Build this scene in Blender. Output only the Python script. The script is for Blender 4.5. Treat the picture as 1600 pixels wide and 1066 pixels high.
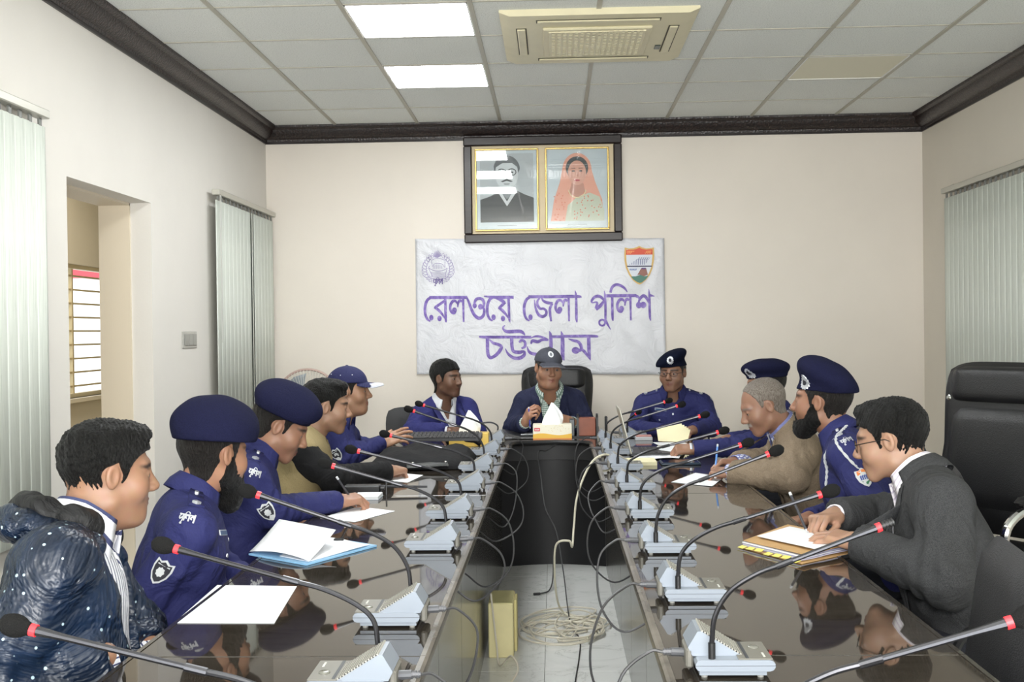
import bpy, math, random
import numpy as np
from mathutils import Vector, Matrix
for _o in list(bpy.data.objects): bpy.data.objects.remove(_o)
SC = bpy.context.scene
COL = SC.collection
# ---------------------------------------------------------------- camera
FPX, YAW, PITCH, ROLL = 1756.0, .0371, -.0088, .0133
_f = Vector((-math.sin(YAW)*math.cos(PITCH), math.cos(YAW)*math.cos(PITCH), math.sin(PITCH)))
_r0 = Vector((math.cos(YAW), math.sin(YAW), 0)); _u0 = _r0.cross(_f)
_r = _r0*math.cos(ROLL) - _u0*math.sin(ROLL); _u = _r0*math.sin(ROLL) + _u0*math.cos(ROLL)
cd = bpy.data.cameras.new('camera'); cam = bpy.data.objects.new('camera', cd); COL.objects.link(cam)
cd.sensor_fit = 'HORIZONTAL'; cd.sensor_width = 36; cd.lens = 36*FPX/1600
cd.clip_start = .02; cd.clip_end = 200
cam.matrix_world = Matrix(((_r.x, _u.x, -_f.x, 0), (_r.y, _u.y, -_f.y, 0), (_r.z, _u.z, -_f.z, 1.41), (0, 0, 0, 1)))
SC.camera = cam
# ---------------------------------------------------------------- colour management, world, lights
SC.view_settings.view_transform = 'Standard'; SC.view_settings.look = 'None'
SC.view_settings.exposure = 0.44; SC.view_settings.gamma = 1; SC.view_settings.use_curve_mapping = False
w = bpy.data.worlds.new('World'); SC.world = w; w.use_nodes = True
bg = w.node_tree.nodes['Background']; bg.inputs[0].default_value = (.86, .93, 1, 1); bg.inputs[1].default_value = 1.6
PANEL_E = 19.0          # emission of the ceiling light panels
def area(name, loc, size, power, rot=(0, 0, 0), color=(1, 1, 1), sy=None):
    ld = bpy.data.lights.new(name, 'AREA'); ld.energy = power; ld.size = size; ld.color = color
    if sy: ld.shape = 'RECTANGLE'; ld.size_y = sy
    o = bpy.data.objects.new(name, ld); COL.objects.link(o); o.location = loc; o.rotation_euler = rot
    return o
# the camera's own flash: a small lamp head just above the lens
fl = area('camera_flash', (0.0, -.03, 1.56), .07, 9.5, (math.radians(88), 0, YAW), (1, .97, .93), .04)
# the flash also bounces off the ceiling
bf_l = area('bounce_flash', (0.0, -.25, 1.75), .25, 105, (math.radians(180-40), 0, YAW), (1, .98, .95))
area('window_daylight', (.3, -1.85, 1.05), 4.2, 170, (math.radians(98), 0, 0), (.93, .97, 1), 1.5)  # unseen fill added at the solid front wall, lifts walls and ceiling
area('corridor_lamp', (-2.95, 7.2, 2.9), .4, 26, (0, 0, 0), (1, .97, .9))  # added fill that brightens the corridor, no fitting modelled

# ---------------------------------------------------------------- materials
def lin(c):
    if isinstance(c, str):
        c = [int(c[i:i+2], 16)/255 for i in (0, 2, 4)]
        return tuple((x/12.92 if x <= .04045 else ((x+.055)/1.055)**2.4) for x in c) + (1,)
    return tuple(c) + (1,) if len(c) == 3 else tuple(c)
class NT:
    def __init__(s, name):
        s.m = bpy.data.materials.new(name); s.m.use_nodes = True
        s.t = s.m.node_tree; s.b = s.t.nodes['Principled BSDF']
    def n(s, typ, **kw):
        nd = s.t.nodes.new(typ)
        for k, v in kw.items():
            if k[0] == '_': setattr(nd, k[1:], v)
        return nd
    def l(s, a, b): s.t.links.new(a, b)
    def coord(s, kind='Object', scale=(1, 1, 1), rot=(0, 0, 0)):
        tc = s.n('ShaderNodeTexCoord'); mp = s.n('ShaderNodeMapping')
        mp.inputs['Scale'].default_value = scale; mp.inputs['Rotation'].default_value = rot
        s.l(tc.outputs[kind], mp.inputs[0]); return mp.outputs[0]
    def attr(s, name):
        a = s.n('ShaderNodeAttribute'); a.attribute_name = name; return a
    def noise(s, vec, scale=5, detail=3, rough=.5, dist=0):
        nd = s.n('ShaderNodeTexNoise'); nd.inputs['Scale'].default_value = scale
        nd.inputs['Detail'].default_value = detail; nd.inputs['Roughness'].default_value = rough
        nd.inputs['Distortion'].default_value = dist
        if vec is not None: s.l(vec, nd.inputs['Vector'])
        return nd
    def ramp(s, fac, stops):
        r = s.n('ShaderNodeValToRGB'); e = r.color_ramp.elements
        while len(e) < len(stops): e.new(.5)
        for i, (p, c) in enumerate(stops): e[i].position = p; e[i].color = lin(c)
        s.l(fac, r.inputs[0]); return r.outputs[0]
    def mix(s, fac, a, b, mode='MIX'):
        m = s.n('ShaderNodeMix', _data_type='RGBA', _blend_type=mode)
        for sock, v in ((m.inputs[0], fac), (m.inputs[6], a), (m.inputs[7], b)):
            if isinstance(v, (int, float)): sock.default_value = v
            elif isinstance(v, (tuple, list, str)): sock.default_value = lin(v)
            else: s.l(v, sock)
        return m.outputs[2]
    def bump(s, h, strength=.2, dist=.01, normal=None):
        b = s.n('ShaderNodeBump'); b.inputs['Strength'].default_value = strength; b.inputs['Distance'].default_value = dist
        s.l(h, b.inputs['Height'])
        if normal is not None: s.l(normal, b.inputs['Normal'])
        s.l(b.outputs[0], s.b.inputs['Normal']); return b.outputs[0]
    def set(s, col=None, rough=None, metal=None, spec=None, coat=None, coatr=None, sheen=None, ior=None, trans=None, emit=None, es=None):
        B = s.b.inputs
        if col is not None:
            if isinstance(col, (tuple, list, str)): B['Base Color'].default_value = lin(col)
            else: s.l(col, B['Base Color'])
        for k, v in (('Roughness', rough), ('Metallic', metal), ('Specular IOR Level', spec), ('Coat Weight', coat), ('Coat Roughness', coatr),
                     ('Sheen Weight', sheen), ('IOR', ior), ('Transmission Weight', trans), ('Emission Strength', es)):
            if v is not None: B[k].default_value = v
        if emit is not None: B['Emission Color'].default_value = lin(emit)
        return s.m
_mc = {}
def plain(name, col, rough=.5, metal=0, var=.0, bump=0, bs=60, spec=.5, coat=0, sheen=0):
    if name in _mc: return _mc[name]
    t = NT(name); c = lin(col)
    v = t.coord()
    if var:
        nz = t.noise(v, 9, 4); d = tuple(max(0, x*(1-var)) for x in c[:3]); u = tuple(min(1, x*(1+var)) for x in c[:3])
        cc = t.ramp(nz.outputs[0], [(.3, d), (.7, u)])
    else: cc = c
    if bump:
        nb = t.noise(v, bs, 3); t.bump(nb.outputs[0], bump, .004)
    _mc[name] = t.set(cc, rough, metal, spec, coat, .05, sheen); return _mc[name]

# ---------------------------------------------------------------- mesh helpers
class MB:
    def __init__(s): s.v = []; s.f = []; s.sm = []
    def add(s, vs, fs, smooth=False):
        o = len(s.v); s.v += [tuple(map(float, p)) for p in vs]; s.f += [tuple(i+o for i in q) for q in fs]; s.sm += [smooth]*len(fs); return s
    def box(s, lo, hi, c=0.0, M=None):
        x0, y0, z0 = lo; x1, y1, z1 = hi
        if c <= 0:
            vs = [(x, y, z) for x in (x0, x1) for y in (y0, y1) for z in (z0, z1)]
            fs = [(0, 1, 3, 2), (4, 6, 7, 5), (0, 4, 5, 1), (2, 3, 7, 6), (0, 2, 6, 4), (1, 5, 7, 3)]
        else:
            c = min(c, (x1-x0)*.49, (y1-y0)*.49, (z1-z0)*.49)
            vs = []; key = {}
            L = [(x0, x1), (y0, y1), (z0, z1)]
            for ix in (0, 1):
                for iy in (0, 1):
                    for iz in (0, 1):
                        for ax in range(3):
                            p = [L[0][ix], L[1][iy], L[2][iz]]; s_ = [ix, iy, iz]
                            for a in range(3):
                                if a != ax: p[a] += c if s_[a] == 0 else -c
                            key[(ix, iy, iz, ax)] = len(vs); vs.append(p)
            fs = []; K = key
            for ax in range(3):
                a, b = [i for i in range(3) if i != ax]
                for sd in (0, 1):
                    q = []
                    for (u, v) in ((0, 0), (1, 0), (1, 1), (0, 1)):
                        t = [0, 0, 0]; t[ax] = sd; t[a] = u; t[b] = v; q.append(K[(t[0], t[1], t[2], ax)])
                    fs.append(q)
            for ax in range(3):           # edges along ax
                a, b = [i for i in range(3) if i != ax]
                for u in (0, 1):
                    for v in (0, 1):
                        q = []
                        for (e, w_) in ((0, a), (1, a), (1, b), (0, b)):
                            t = [0, 0, 0]; t[ax] = e; t[a] = u; t[b] = v; q.append(K[(t[0], t[1], t[2], w_)])
                        fs.append(q)
            for ix in (0, 1):
                for iy in (0, 1):
                    for iz in (0, 1): fs.append([K[(ix, iy, iz, a)] for a in range(3)])
            # orient outward
            cen = Vector(((x0+x1)/2, (y0+y1)/2, (z0+z1)/2)); ff = []
            for q in fs:
                P = [Vector(vs[i]) for i in q]; n = (P[1]-P[0]).cross(P[2]-P[0]); m = sum(P, Vector())/len(P)
                ff.append(tuple(q) if n.dot(m-cen) >= 0 else tuple(reversed(q)))
            fs = ff
        if M is not None: vs = [M @ Vector(p) for p in vs]
        return s.add(vs, fs)
    def tube(s, pts, r, n=8, cap=True, M=None):
        P = [Vector(p) for p in pts]; R = r if isinstance(r, (list, tuple)) else [r]*len(P)
        rings = []; up = None
        for i, p in enumerate(P):
            t = (P[min(i+1, len(P)-1)] - P[max(i-1, 0)])
            if t.length < 1e-9: t = Vector((0, 0, 1))
            t.normalize()
            if up is None: up = t.orthogonal().normalized()
            up = (up - t*up.dot(t)); up = up.normalized() if up.length > 1e-6 else t.orthogonal().normalized()
            sd = t.cross(up)
            rings.append([p + (up*math.cos(2*math.pi*k/n) + sd*math.sin(2*math.pi*k/n))*R[i] for k in range(n)])
        vs = [q for g in rings for q in g]; fs = []
        for i in range(len(P)-1):
            for k in range(n):
                k2 = (k+1) % n; fs.append((i*n+k, i*n+k2, (i+1)*n+k2, (i+1)*n+k))
        if M is not None: vs = [M @ q for q in vs]
        s.add(vs, fs, True)
        if cap:
            b = len(s.v) - len(vs); s.f += [tuple(b+k for k in reversed(range(n))), tuple(b+(len(P)-1)*n+k for k in range(n))]; s.sm += [False, False]
        return s
    def lathe(s, prof, n=20, M=None):
        vs = []; fs = []
        for (r, z) in prof:
            for k in range(n): a = 2*math.pi*k/n; vs.append(Vector((r*math.cos(a), r*math.sin(a), z)))
        for i in range(len(prof)-1):
            for k in range(n):
                k2 = (k+1) % n; fs.append((i*n+k, i*n+k2, (i+1)*n+k2, (i+1)*n+k))
        fs.append(tuple(reversed(range(n)))); fs.append(tuple((len(prof)-1)*n+k for k in range(n)))
        if M is not None: vs = [M @ q for q in vs]
        return s.add(vs, fs, True)
    def prism(s, poly, a, b, fn):
        """poly in 2D, extruded between a and b; fn(u, v, t) gives the 3D point"""
        n = len(poly)
        vs = [fn(u, v, a) for u, v in poly] + [fn(u, v, b) for u, v in poly]
        fs = [tuple(reversed(range(n))), tuple(range(n, 2*n))] + [(i, (i+1) % n, n+(i+1) % n, n+i) for i in range(n)]
        return s.add(vs, fs)
    def build(s, name, mat, parent=None, sharp=35, loc=None):
        me = bpy.data.meshes.new(name); L = Vector(loc) if loc is not None else Vector((0, 0, 0))
        me.from_pydata([tuple(Vector(p)-L) for p in s.v], [], s.f)
        me.polygons.foreach_set('use_smooth', [True]*len(s.f))
        bm = bmesh_fix(me)
        me.set_sharp_from_angle(angle=math.radians(sharp)); me.materials.append(mat)
        return link(name, me, parent, L)
import bmesh
def bmesh_fix(me):
    bm = bmesh.new(); bm.from_mesh(me); bmesh.ops.recalc_face_normals(bm, faces=bm.faces); bm.to_mesh(me); bm.free()
def link(name, me, parent=None, loc=(0, 0, 0)):
    o = bpy.data.objects.new(name, me); COL.objects.link(o); o.location = loc
    if parent is not None: o.parent = parent
    return o
def empty(name, loc, label, cat, group=None, rz=0):
    o = bpy.data.objects.new(name, None); COL.objects.link(o); o.location = loc; o.rotation_euler = (0, 0, rz); o.empty_display_size = .05
    tag(o, label, cat, group); return o
def tag(o, label=None, cat=None, group=None, kind=None):
    for k, v in (('label', label), ('category', cat), ('group', group), ('kind', kind)):
        if v: o[k] = v
    return o
def struct(o, label=None):
    o['kind'] = 'structure'
    if label: o['label'] = label
    return o
def copy_tree(o, parent=None):
    c = o.copy(); COL.objects.link(c); c.parent = parent
    for ch in list(o.children): copy_tree(ch, c)
    return c
def rotz(a): return Matrix.Rotation(a, 4, 'Z')
def sh_poly(name, P3, mat, parent=None):
    mb = MB(); mb.add(P3, [tuple(range(len(P3)))]); return mb.build(name, mat, parent)
def bez(pts, n=8, closed=False):
    """Catmull-Rom through the points"""
    P = [np.array(p, float) for p in pts]; out = []
    N = len(P)
    for i in range(N-1):
        p0 = P[i-1] if i > 0 else 2*P[0]-P[1]; p1, p2 = P[i], P[i+1]; p3 = P[i+2] if i+2 < N else 2*P[-1]-P[-2]
        for k in range(n):
            t = k/n; out.append(.5*((2*p1)+(-p0+p2)*t+(2*p0-5*p1+4*p2-p3)*t*t+(-p0+3*p1-3*p2+p3)*t**3))
    out.append(P[-1]); return [tuple(q) for q in out]
# ================================================================= THE ROOM
XL, XR, YB, YF, ZC = -2.10, 2.67, 8.21, -2.0, 2.93
def wallmat(name, c, var=.03):
    t = NT(name); v = t.coord(); nz = t.noise(v, 1.3, 4, .6); c = lin(c)
    cc = t.ramp(nz.outputs[0], [(.3, tuple(x*(1-var) for x in c[:3])), (.7, tuple(min(1, x*(1+var)) for x in c[:3]))])
    nb = t.noise(v, 90, 3); t.bump(nb.outputs[0], .12, .003)
    return t.set(cc, .62)
M_wall = wallmat('cream_wall_paint', 'ded6cb'); M_wallL = wallmat('left_wall_paint', 'd7d3cc')
M_corr = wallmat('corridor_paint', 'c9bfa8')
def wood_dark(name, a, b, rough=.3, coat=.3, scale=(3, 30, 30)):
    t = NT(name); v = t.coord('Object', scale); nz = t.noise(v, 1.5, 6, .6, .8)
    cc = t.ramp(nz.outputs[0], [(.3, a), (.7, b)]); t.bump(nz.outputs[0], .08, .002)
    return t.set(cc, rough, coat=coat, coatr=.08)
# crown: carved dark wood
def crownmat():
    t = NT('carved_dark_crown'); v = t.coord('Object', (1, 1, 1)); vo = t.n('ShaderNodeTexVoronoi'); vo.inputs['Scale'].default_value = 70
    t.l(v, vo.inputs['Vector']); cc = t.ramp(vo.outputs['Distance'], [(.0, (.045, .025, .02)), (.6, (.012, .008, .008))])
    t.bump(vo.outputs['Distance'], .5, .004); return t.set(cc, .38)
M_crown = crownmat()
M_crown_s = plain('dark_wood_fillet', (.014, .009, .009), .3)
# walls: solid boxes
bk = MB(); bk.box((XL-.35, YB, 0), (XR+.2, YB+.2, 3.0)); struct(bk.build('wall_back', M_wall))
wr = MB(); wr.box((XR, YF-.2, 0), (XR+.2, YB, 3.0)); struct(wr.build('wall_right', wallmat('right_wall_paint', 'd4cdc0')))
DY0, DY1, DZ = 4.80, 5.82, 2.107
wl = MB()
for a in (((XL-.27, YF-.2, 0), (XL, DY0, 3.0)), ((XL-.27, DY1, 0), (XL, YB, 3.0)), ((XL-.27, DY0, DZ), (XL, DY1, 3.0))): wl.box(*a)
struct(wl.build('wall_left', M_wallL))
fr = MB(); fr.box((XL-.27, YF-.2, 0), (XR+.2, YF, 3.0)); struct(fr.build('wall_front', M_wall))
# door lining of the open doorway
dl = MB(); dl.box((XL-.275, DY1-.012, 0), (XL-.11, DY1, DZ)); dl.box((XL-.275, DY0, 0), (XL-.11, DY0+.012, DZ)); dl.box((XL-.275, DY0, DZ-.012), (XL-.11, DY1, DZ))
struct(dl.build('door_1', plain('door_lining_paint', 'd9cdb8', .5)), 'plain plastered open doorway in the left wall')
# corridor beyond with its grilled window
CX = -3.6; wy0, wy1, wz0, wz1 = 8.05, 9.9, .95, 1.96
cw = MB()
for a in (((CX-.15, 3.5, 0), (CX, wy0, 3)), ((CX-.15, wy1, 0), (CX, 10.6, 3)), ((CX-.15, wy0, 0), (CX, wy1, wz0)), ((CX-.15, wy0, wz1), (CX, wy1, 3))): cw.box(*a)
cw.box((CX-.15, 10.6, 0), (XL-.27, 10.75, 3)); cw.box((CX-.15, 3.35, 0), (XL-.27, 3.5, 3)); cw.box((XL-.4, YB, 0), (XL-.27, 10.6, 3))
cw.box((CX-.15, 3.35, 3), (XL-.27, 10.75, 3.1)); cw.box((CX-.15, 3.35, -.1), (XL-.27, 10.75, 0))
struct(cw.build('wall_corridor', M_corr))
M_grille = plain('tan_window_grille', 'b8a67c', .45)
wf = MB()
wf.box((CX-.10, wy0, wz0), (CX-.04, wy1, wz0+.03)); wf.box((CX-.10, wy0, wz1-.03), (CX-.04, wy1, wz1))
for y in (wy0, wy1-.03): wf.box((CX-.10, y, wz0), (CX-.04, y+.03, wz1))
w1 = struct(wf.build('window_1', plain('window_frame_tan', 'c9bb97', .5)), 'small grilled window of the corridor')
for k in range(9):
    g = MB(); z = wz0+.03+(k+.5)*(wz1-wz0-.06)/9; g.box((CX-.085, wy0, z-.007), (CX-.07, wy1, z+.007)); g.build('grille_bar', M_grille, w1)
for y in (8.45, 9.05, 9.6):
    g = MB(); g.box((CX-.095, y-.012, wz0), (CX-.065, y+.012, wz1)); g.build('grille_post', M_grille, w1)
sl = MB(); sl.box((CX-.16, wy0-.03, wz0-.03), (CX+.04, wy1+.03, wz0)); sl.build('window_sill', plain('sill_paint', 'd5cab2', .5), w1)
# neighbour building outside that window
ob = empty('neighbour_building', (-9, 19, 0), 'pale neighbouring building with a red band seen through the corridor window', 'building')
b1 = MB(); b1.box((-14, 20, -3), (-5.6, 24, 3.05)); b1.build('facade', plain('outside_plaster', 'f2f2f0', .8), ob, loc=None).location = (9, -19, 0)
b1 = MB(); b1.box((-14.1, 19.9, 2.47), (-5.5, 24.1, 2.74)); b1.build('red_band', plain('outside_red_band', 'd2545a', .7), ob).location = (9, -19, 0)
# windows behind the blinds
M_glass = NT('window_pane_glass').set((.45, .5, .48), .3, spec=.4)
for i, (x, y0, y1, s) in enumerate(((XL, 7.0, 8.0, 1), (XL, .6, 4.2, 1), (XR, 2.2, 7.5, -1))):
    o = MB(); d = .012*s
    o.box((min(x, x+d), y0, .95), (max(x, x+d), y1, .99)); o.box((min(x, x+d), y0, 2.2), (max(x, x+d), y1, 2.24))
    for y in np.linspace(y0, y1-.04, 3): o.box((min(x, x+d), y, .95), (max(x, x+d), y+.04, 2.24))
    w_ = struct(o.build('window_%d' % (i+2), plain('aluminium_window', 'b7bab8', .35, .7)), 'aluminium window behind the vertical blinds')
    o = MB(); e = .005*s; o.box((min(x, x+e), y0+.01, .97), (max(x, x+e), y1-.01, 2.22)); o.build('pane', M_glass, w_)

# floor of marble tiles
def marble():
    t = NT('white_marble'); v = t.coord('Object'); oi = t.n('ShaderNodeObjectInfo'); ad = t.n('ShaderNodeVectorMath', _operation='ADD')
    sc = t.n('ShaderNodeVectorMath', _operation='SCALE'); sc.inputs[3].default_value = 7
    cx = t.n('ShaderNodeCombineXYZ'); t.l(oi.outputs['Random'], cx.inputs[0]); t.l(cx.outputs[0], sc.inputs[0]); t.l(v, ad.inputs[0]); t.l(sc.outputs[0], ad.inputs[1])
    n1 = t.noise(ad.outputs[0], 2.6, 7, .6, 1.8)
    vein = t.ramp(n1.outputs[0], [(.40, 'd9dad6'), (.485, 'd2d3cf'), (.5, 'a3a39d'), (.515, 'd0d1cd'), (.62, 'dcdcd8')])
    n2 = t.noise(ad.outputs[0], 1.2, 4); cc = t.mix(n2.outputs[0], vein, 'd8d9d6')
    return t.set(cc, .16)
M_marble = marble()
fb = MB(); fb.box((XL, YF, -.08), (XR, YB, -.006)); floor = struct(fb.build('floor', plain('tile_grout', '8b8b84', .8)))
tile = None
for i in range(9):
    for j in range(17):
        x0 = -2.455+.6*i; y0 = YB-.6*(j+1)+.03
        x0c, x1c = max(x0, XL), min(x0+.6, XR); y1 = y0+.6
        if x1c-x0c < .05: continue
        full = x0c == x0 and x1c == x0+.6 and y1 <= YB and y0 >= YF
        if full and tile is not None:
            o = tile.copy(); COL.objects.link(o); o.location = (x0+.3, y0+.3, 0); continue
        y1 = min(y1, YB); y0 = max(y0, YF); m = MB(); m.box((x0c+.0012, y0+.0012, -.006), (x1c-.0012, y1-.0012, 0), .0008)
        o = m.build('floor_tile', M_marble, floor, loc=((x0c+x1c)/2, (y0+y1)/2, 0))
        if full: tile = o
# suspended ceiling
def tilemat():
    t = NT('mineral_fibre_tile'); v = t.coord('Object'); n1 = t.noise(v, 160, 2, .6); n2 = t.noise(v, 5, 3)
    c1 = t.ramp(n1.outputs[0], [(.36, 'a9aba7'), (.47, 'e0e2df')]); cc = t.mix(n2.outputs[0], c1, 'dadcd8')
    t.bump(n1.outputs[0], .35, .003); return t.set(cc, .9)
M_ctile = tilemat(); M_tbar = plain('ceiling_tbar_grey', 'a9a598', .45)
M_panel = NT('lit_led_panel').set((.9, .9, .9), .5, emit=(.96, .99, 1), es=PANEL_E)
M_pframe = plain('led_panel_frame', 'e8e8e6', .4)
cb = MB(); cb.box((XL-.2, YF-.2, ZC+.03), (XR+.2, YB+.2, ZC+.1)); ceil = struct(cb.build('ceiling', plain('ceiling_void', '8a8a86', .9)))
CX0 = -1.5665
xs = [XL]+[CX0+.6*i for i in range(8)]; xs[-1] = min(xs[-1], 2.66); xs = [XL, -1.5665, -.9665, -.3665, .2335, .8335, 1.4335, 2.0335, 2.6335, XR]
ys = [YB, 7.572]; 
while ys[-1] > YF+.6: ys.append(ys[-1]-.6)
ys.append(YF)
lit = {(2, 2), (2, 4), (2, 6)}; unlit = {(6, 2)}; lit2 = set()
lights = []
tile = None
for i in range(len(xs)-1):
    for j in range(len(ys)-1):
        x0, x1 = xs[i], xs[i+1]; y1, y0 = ys[j], ys[j+1]
        if (i, j) in lit or (i, j) in unlit or (i, j) in lit2:
            lights.append((x0, x1, y0, y1, (i, j))); continue
        if x1-x0 < .03: x0 = x1-.03
        full = abs(x1-x0-.6) < .002 and abs(y1-y0-.6) < .002
        if full and tile is not None:
            o = tile.copy(); COL.objects.link(o); o.location = ((x0+x1)/2, (y0+y1)/2, ZC); continue
        m = MB(); m.box((x0+.005, y0+.005, ZC), (x1-.005, y1-.005, ZC+.015), .002)
        o = m.build('ceiling_tile', M_ctile, ceil, loc=((x0+x1)/2, (y0+y1)/2, ZC))
        if full: tile = o
for x in xs[1:-1]:
    m = MB(); m.box((x-.012, YF, ZC-.006), (x+.012, YB, ZC+.002), .001); m.build('grid_runner', M_tbar, ceil)
for y in ys[1:-1]:
    m = MB(); m.box((XL, y-.006, ZC-.004), (XR, y+.006, ZC+.002), .001); m.build('grid_cross_tee', M_tbar, ceil)
for n, (x0, x1, y0, y1, ij) in enumerate(lights):
    isun = ij in unlit
    lab = {(6, 2): 'unlit cream ceiling light panel right of the air conditioner', (2, 2): 'lit square ceiling light panel nearest the portraits', (2, 4): 'lit ceiling light panel at the top edge of the photo',
           (2, 6): 'lit ceiling light panel out of frame, third from the back wall'}.get(ij, 'unlit cream ceiling light panel outside the top of the photo')
    r = empty('ceiling_light', ((x0+x1)/2, (y0+y1)/2, ZC), lab, 'ceiling light', None if ij in ((2, 2), (2, 4), (6, 2), (2, 6)) else 'unlit ceiling panels out of frame')
    hx, hy = (x1-x0)/2-.008, (y1-y0)/2-.008
    m = MB()
    for a in (((-hx, -hy, -.004), (hx, -hy+.012, .01)), ((-hx, hy-.012, -.004), (hx, hy, .01)), ((-hx, -hy, -.004), (-hx+.012, hy, .01)), ((hx-.012, -hy, -.004), (hx, hy, .01))): m.box(*a)
    m.build('frame', M_pframe, r)
    m = MB(); m.box((-hx+.01, -hy+.01, -.001), (hx-.01, hy-.01, .008))
    m.build('diffuser', plain('unlit_cream_panel', 'd8d3bd', .5) if isun else M_panel, r)
# crown moulding, profile (out, z)
prof = [(0, 2.822), (.012, 2.822), (.016, 2.838), (.03, 2.842), (.05, 2.856), (.066, 2.878), (.074, 2.9), (.09, 2.905), (.1, 2.915), (.1, 2.929), (0, 2.929)]
def crown(name, fn, a, b):
    m = MB(); m.prism(prof, a, b, fn); struct(m.build(name, M_crown, sharp=50))
    m = MB(); m.prism([(0, 2.808), (.009, 2.808), (.009, 2.823), (0, 2.823)], a, b, fn); o = struct(m.build(name+'_fillet', M_crown_s))
    return o
for nm, fn, a, b in (('trim_1', lambda u, v, t: (t, YB-u, v), XL, XR), ('trim_2', lambda u, v, t: (XL+u, t, v), YF, YB), ('trim_3', lambda u, v, t: (XR-u, t, v), YF, YB)):
    m = MB(); m.prism(prof, a, b, fn); o = struct(m.build(nm, M_crown, sharp=50), 'dark carved wooden cornice')
    m = MB(); m.prism([(0, 2.806), (.009, 2.806), (.009, 2.822), (0, 2.822)], a, b, fn); m.build('fillet', M_crown_s, o)
for nm, fn, a, b in (('baseboard_back', lambda u, v, t: (t, YB-u, v), XL, XR), ('baseboard_left', lambda u, v, t: (XL+u, t, v), DY1+.02, YB), ('baseboard_right', lambda u, v, t: (XR-u, t, v), YF, YB)):
    m = MB(); m.prism([(0, 0), (.012, 0), (.012, .09), (.008, .1), (0, .1)], a, b, fn); struct(m.build(nm, plain('skirting_tile', 'c9c4b6', .3)))
# light switch
sw = empty('light_switch', (XL, 6.40, 1.385), 'grey three-gang light switch plate on the left wall beside the doorway', 'switch')
m = MB(); m.box((0, -.125, -.048), (.008, .125, .048), .003); m.build('plate', plain('switch_plate', 'b9b8b2', .3, .3), sw)
for k in range(3):
    m = MB(); m.box((.008, -.100+.068*k, -.034), (.015, -.036+.068*k, .034), .003); m.build('rocker', plain('switch_rocker', '8f8e88', .35), sw)

# vertical blinds
def vanemat():
    t = NT('blind_fabric'); v = t.coord('Object', (40, 40, 1.6)); nz = t.noise(v, 3, 5, .65, .6)
    cc = t.ramp(nz.outputs[0], [(.34, 'c0c6bc'), (.46, 'd0d5cc'), (.7, 'dade d6'.replace(' ','')) ]); t.bump(nz.outputs[0], .25, .002)
    return t.set(cc, .7)
M_vane = vanemat(); M_rail = plain('blind_rail', 'b7b5ab', .35, .3); M_hook = plain('vane_hook', '6d6e6a', .4)
def blind(x, y0, y1, z0, z1, s, lab, gaps=()):
    r = empty('vertical_blind', (x, y0, 0), lab, 'blind')
    m = MB(); m.box((min(0, .05*s)+s*.03, 0, z1), (max(0, .05*s)+s*.03, y1-y0, z1+.035), .004); m.build('headrail', M_rail, r)
    for yb in np.linspace(.15, y1-y0-.15, 3):
        m = MB(); m.box((min(0, .06*s), yb-.02, z1+.03), (max(0, .06*s), yb+.02, z1+.045), .002); m.build('bracket', M_rail, r)
    n = int((y1-y0)/.082); dy = (y1-y0)/n; proto = None; ph = None
    for k in range(n):
        y = (k+.5)*dy
        if proto is None:
            m = MB(); K = 6
            for side in (0,):
                vs = []; fs = []
                for i in range(K+1):
                    t = i/K-.5; 
                    for z in (0, z1-.03-z0): vs.append((.003*math.cos(t*math.pi)*s, t*.100, z))
                for i in range(K): fs.append((2*i, 2*i+2, 2*i+3, 2*i+1))
                m.add(vs, fs, True)
            proto = m.build('vane', M_vane, r, loc=(0, 0, 0)); o = proto
            sm = proto.modifiers.new('thick', 'SOLIDIFY'); sm.thickness = .0012
            m = MB(); m.box((-.004, -.012, 0), (.004, .012, .03), .001); ph = m.build('vane_hook', M_hook, r); h = ph
        else:
            o = proto.copy(); COL.objects.link(o); h = ph.copy(); COL.objects.link(h)
        o.location = (.055*s, y, z0); h.location = (.055*s, y, z1-.032)
        a = .010*s
        if k in gaps: a = .22*s
        o.rotation_euler = (0, 0, a)
    m = MB(); m.tube([(.075*s, .02, z1), (.078*s, .015, z1-.9)], .0022, 5); m.tube([(.075*s, .04, z1), (.078*s, .03, z1-.9)], .0022, 5)
    m.build('pull_chain', plain('chain_grey', 'b5b5b0', .4), r)
    return r
blind(XL, 6.78, 8.16, .80, 2.265, 1, 'short pale green vertical blind on the left wall near the back corner', (9,))
blind(XL, 1.2, 4.475, .62, 2.29, 1, 'pale green vertical blind at the left edge of the photo', (5,))
blind(XR, 1.8, 7.60, .82, 2.285, -1, 'long pale green vertical blind on the right wall', ())

# air conditioner cassette
ac = empty('air_conditioner', (.235, 5.80, ZC), 'cream ceiling cassette air conditioner with square grille', 'air conditioner')
M_ac = plain('aged_cream_plastic', 'cdc5a6', .42, var=.04); M_acd = plain('ac_dark_gap', '4a463a', .7)
m = MB(); H = .475
m.prism([(-H, 0), (-H, -.012), (-H+.05, -.032), (H-.05, -.032), (H, -.012), (H, 0)], -H+.0, H, lambda u, v, t: (u*(1 if True else 1), t, v))
m.build('housing', M_ac, ac)
m = MB(); m.box((-.27, -.27, -.046), (.27, .27, -.030), .006); m.build('grille_panel', M_ac, ac)
m = MB(); m.box((-.235, -.235, -.0475), (.235, .235, -.0455)); m.build('filter', M_acd, ac)
for k in range(17):
    t = -.232+.029*k
    m = MB(); m.box((t-.006, -.24, -.052), (t+.006, .24, -.046)); m.build('grille_slat', M_ac, ac)
for k in range(17):
    t = -.232+.029*k
    m = MB(); m.box((-.24, t-.005, -.051), (.24, t+.005, -.0465)); m.build('grille_rib', M_ac, ac)
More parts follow.
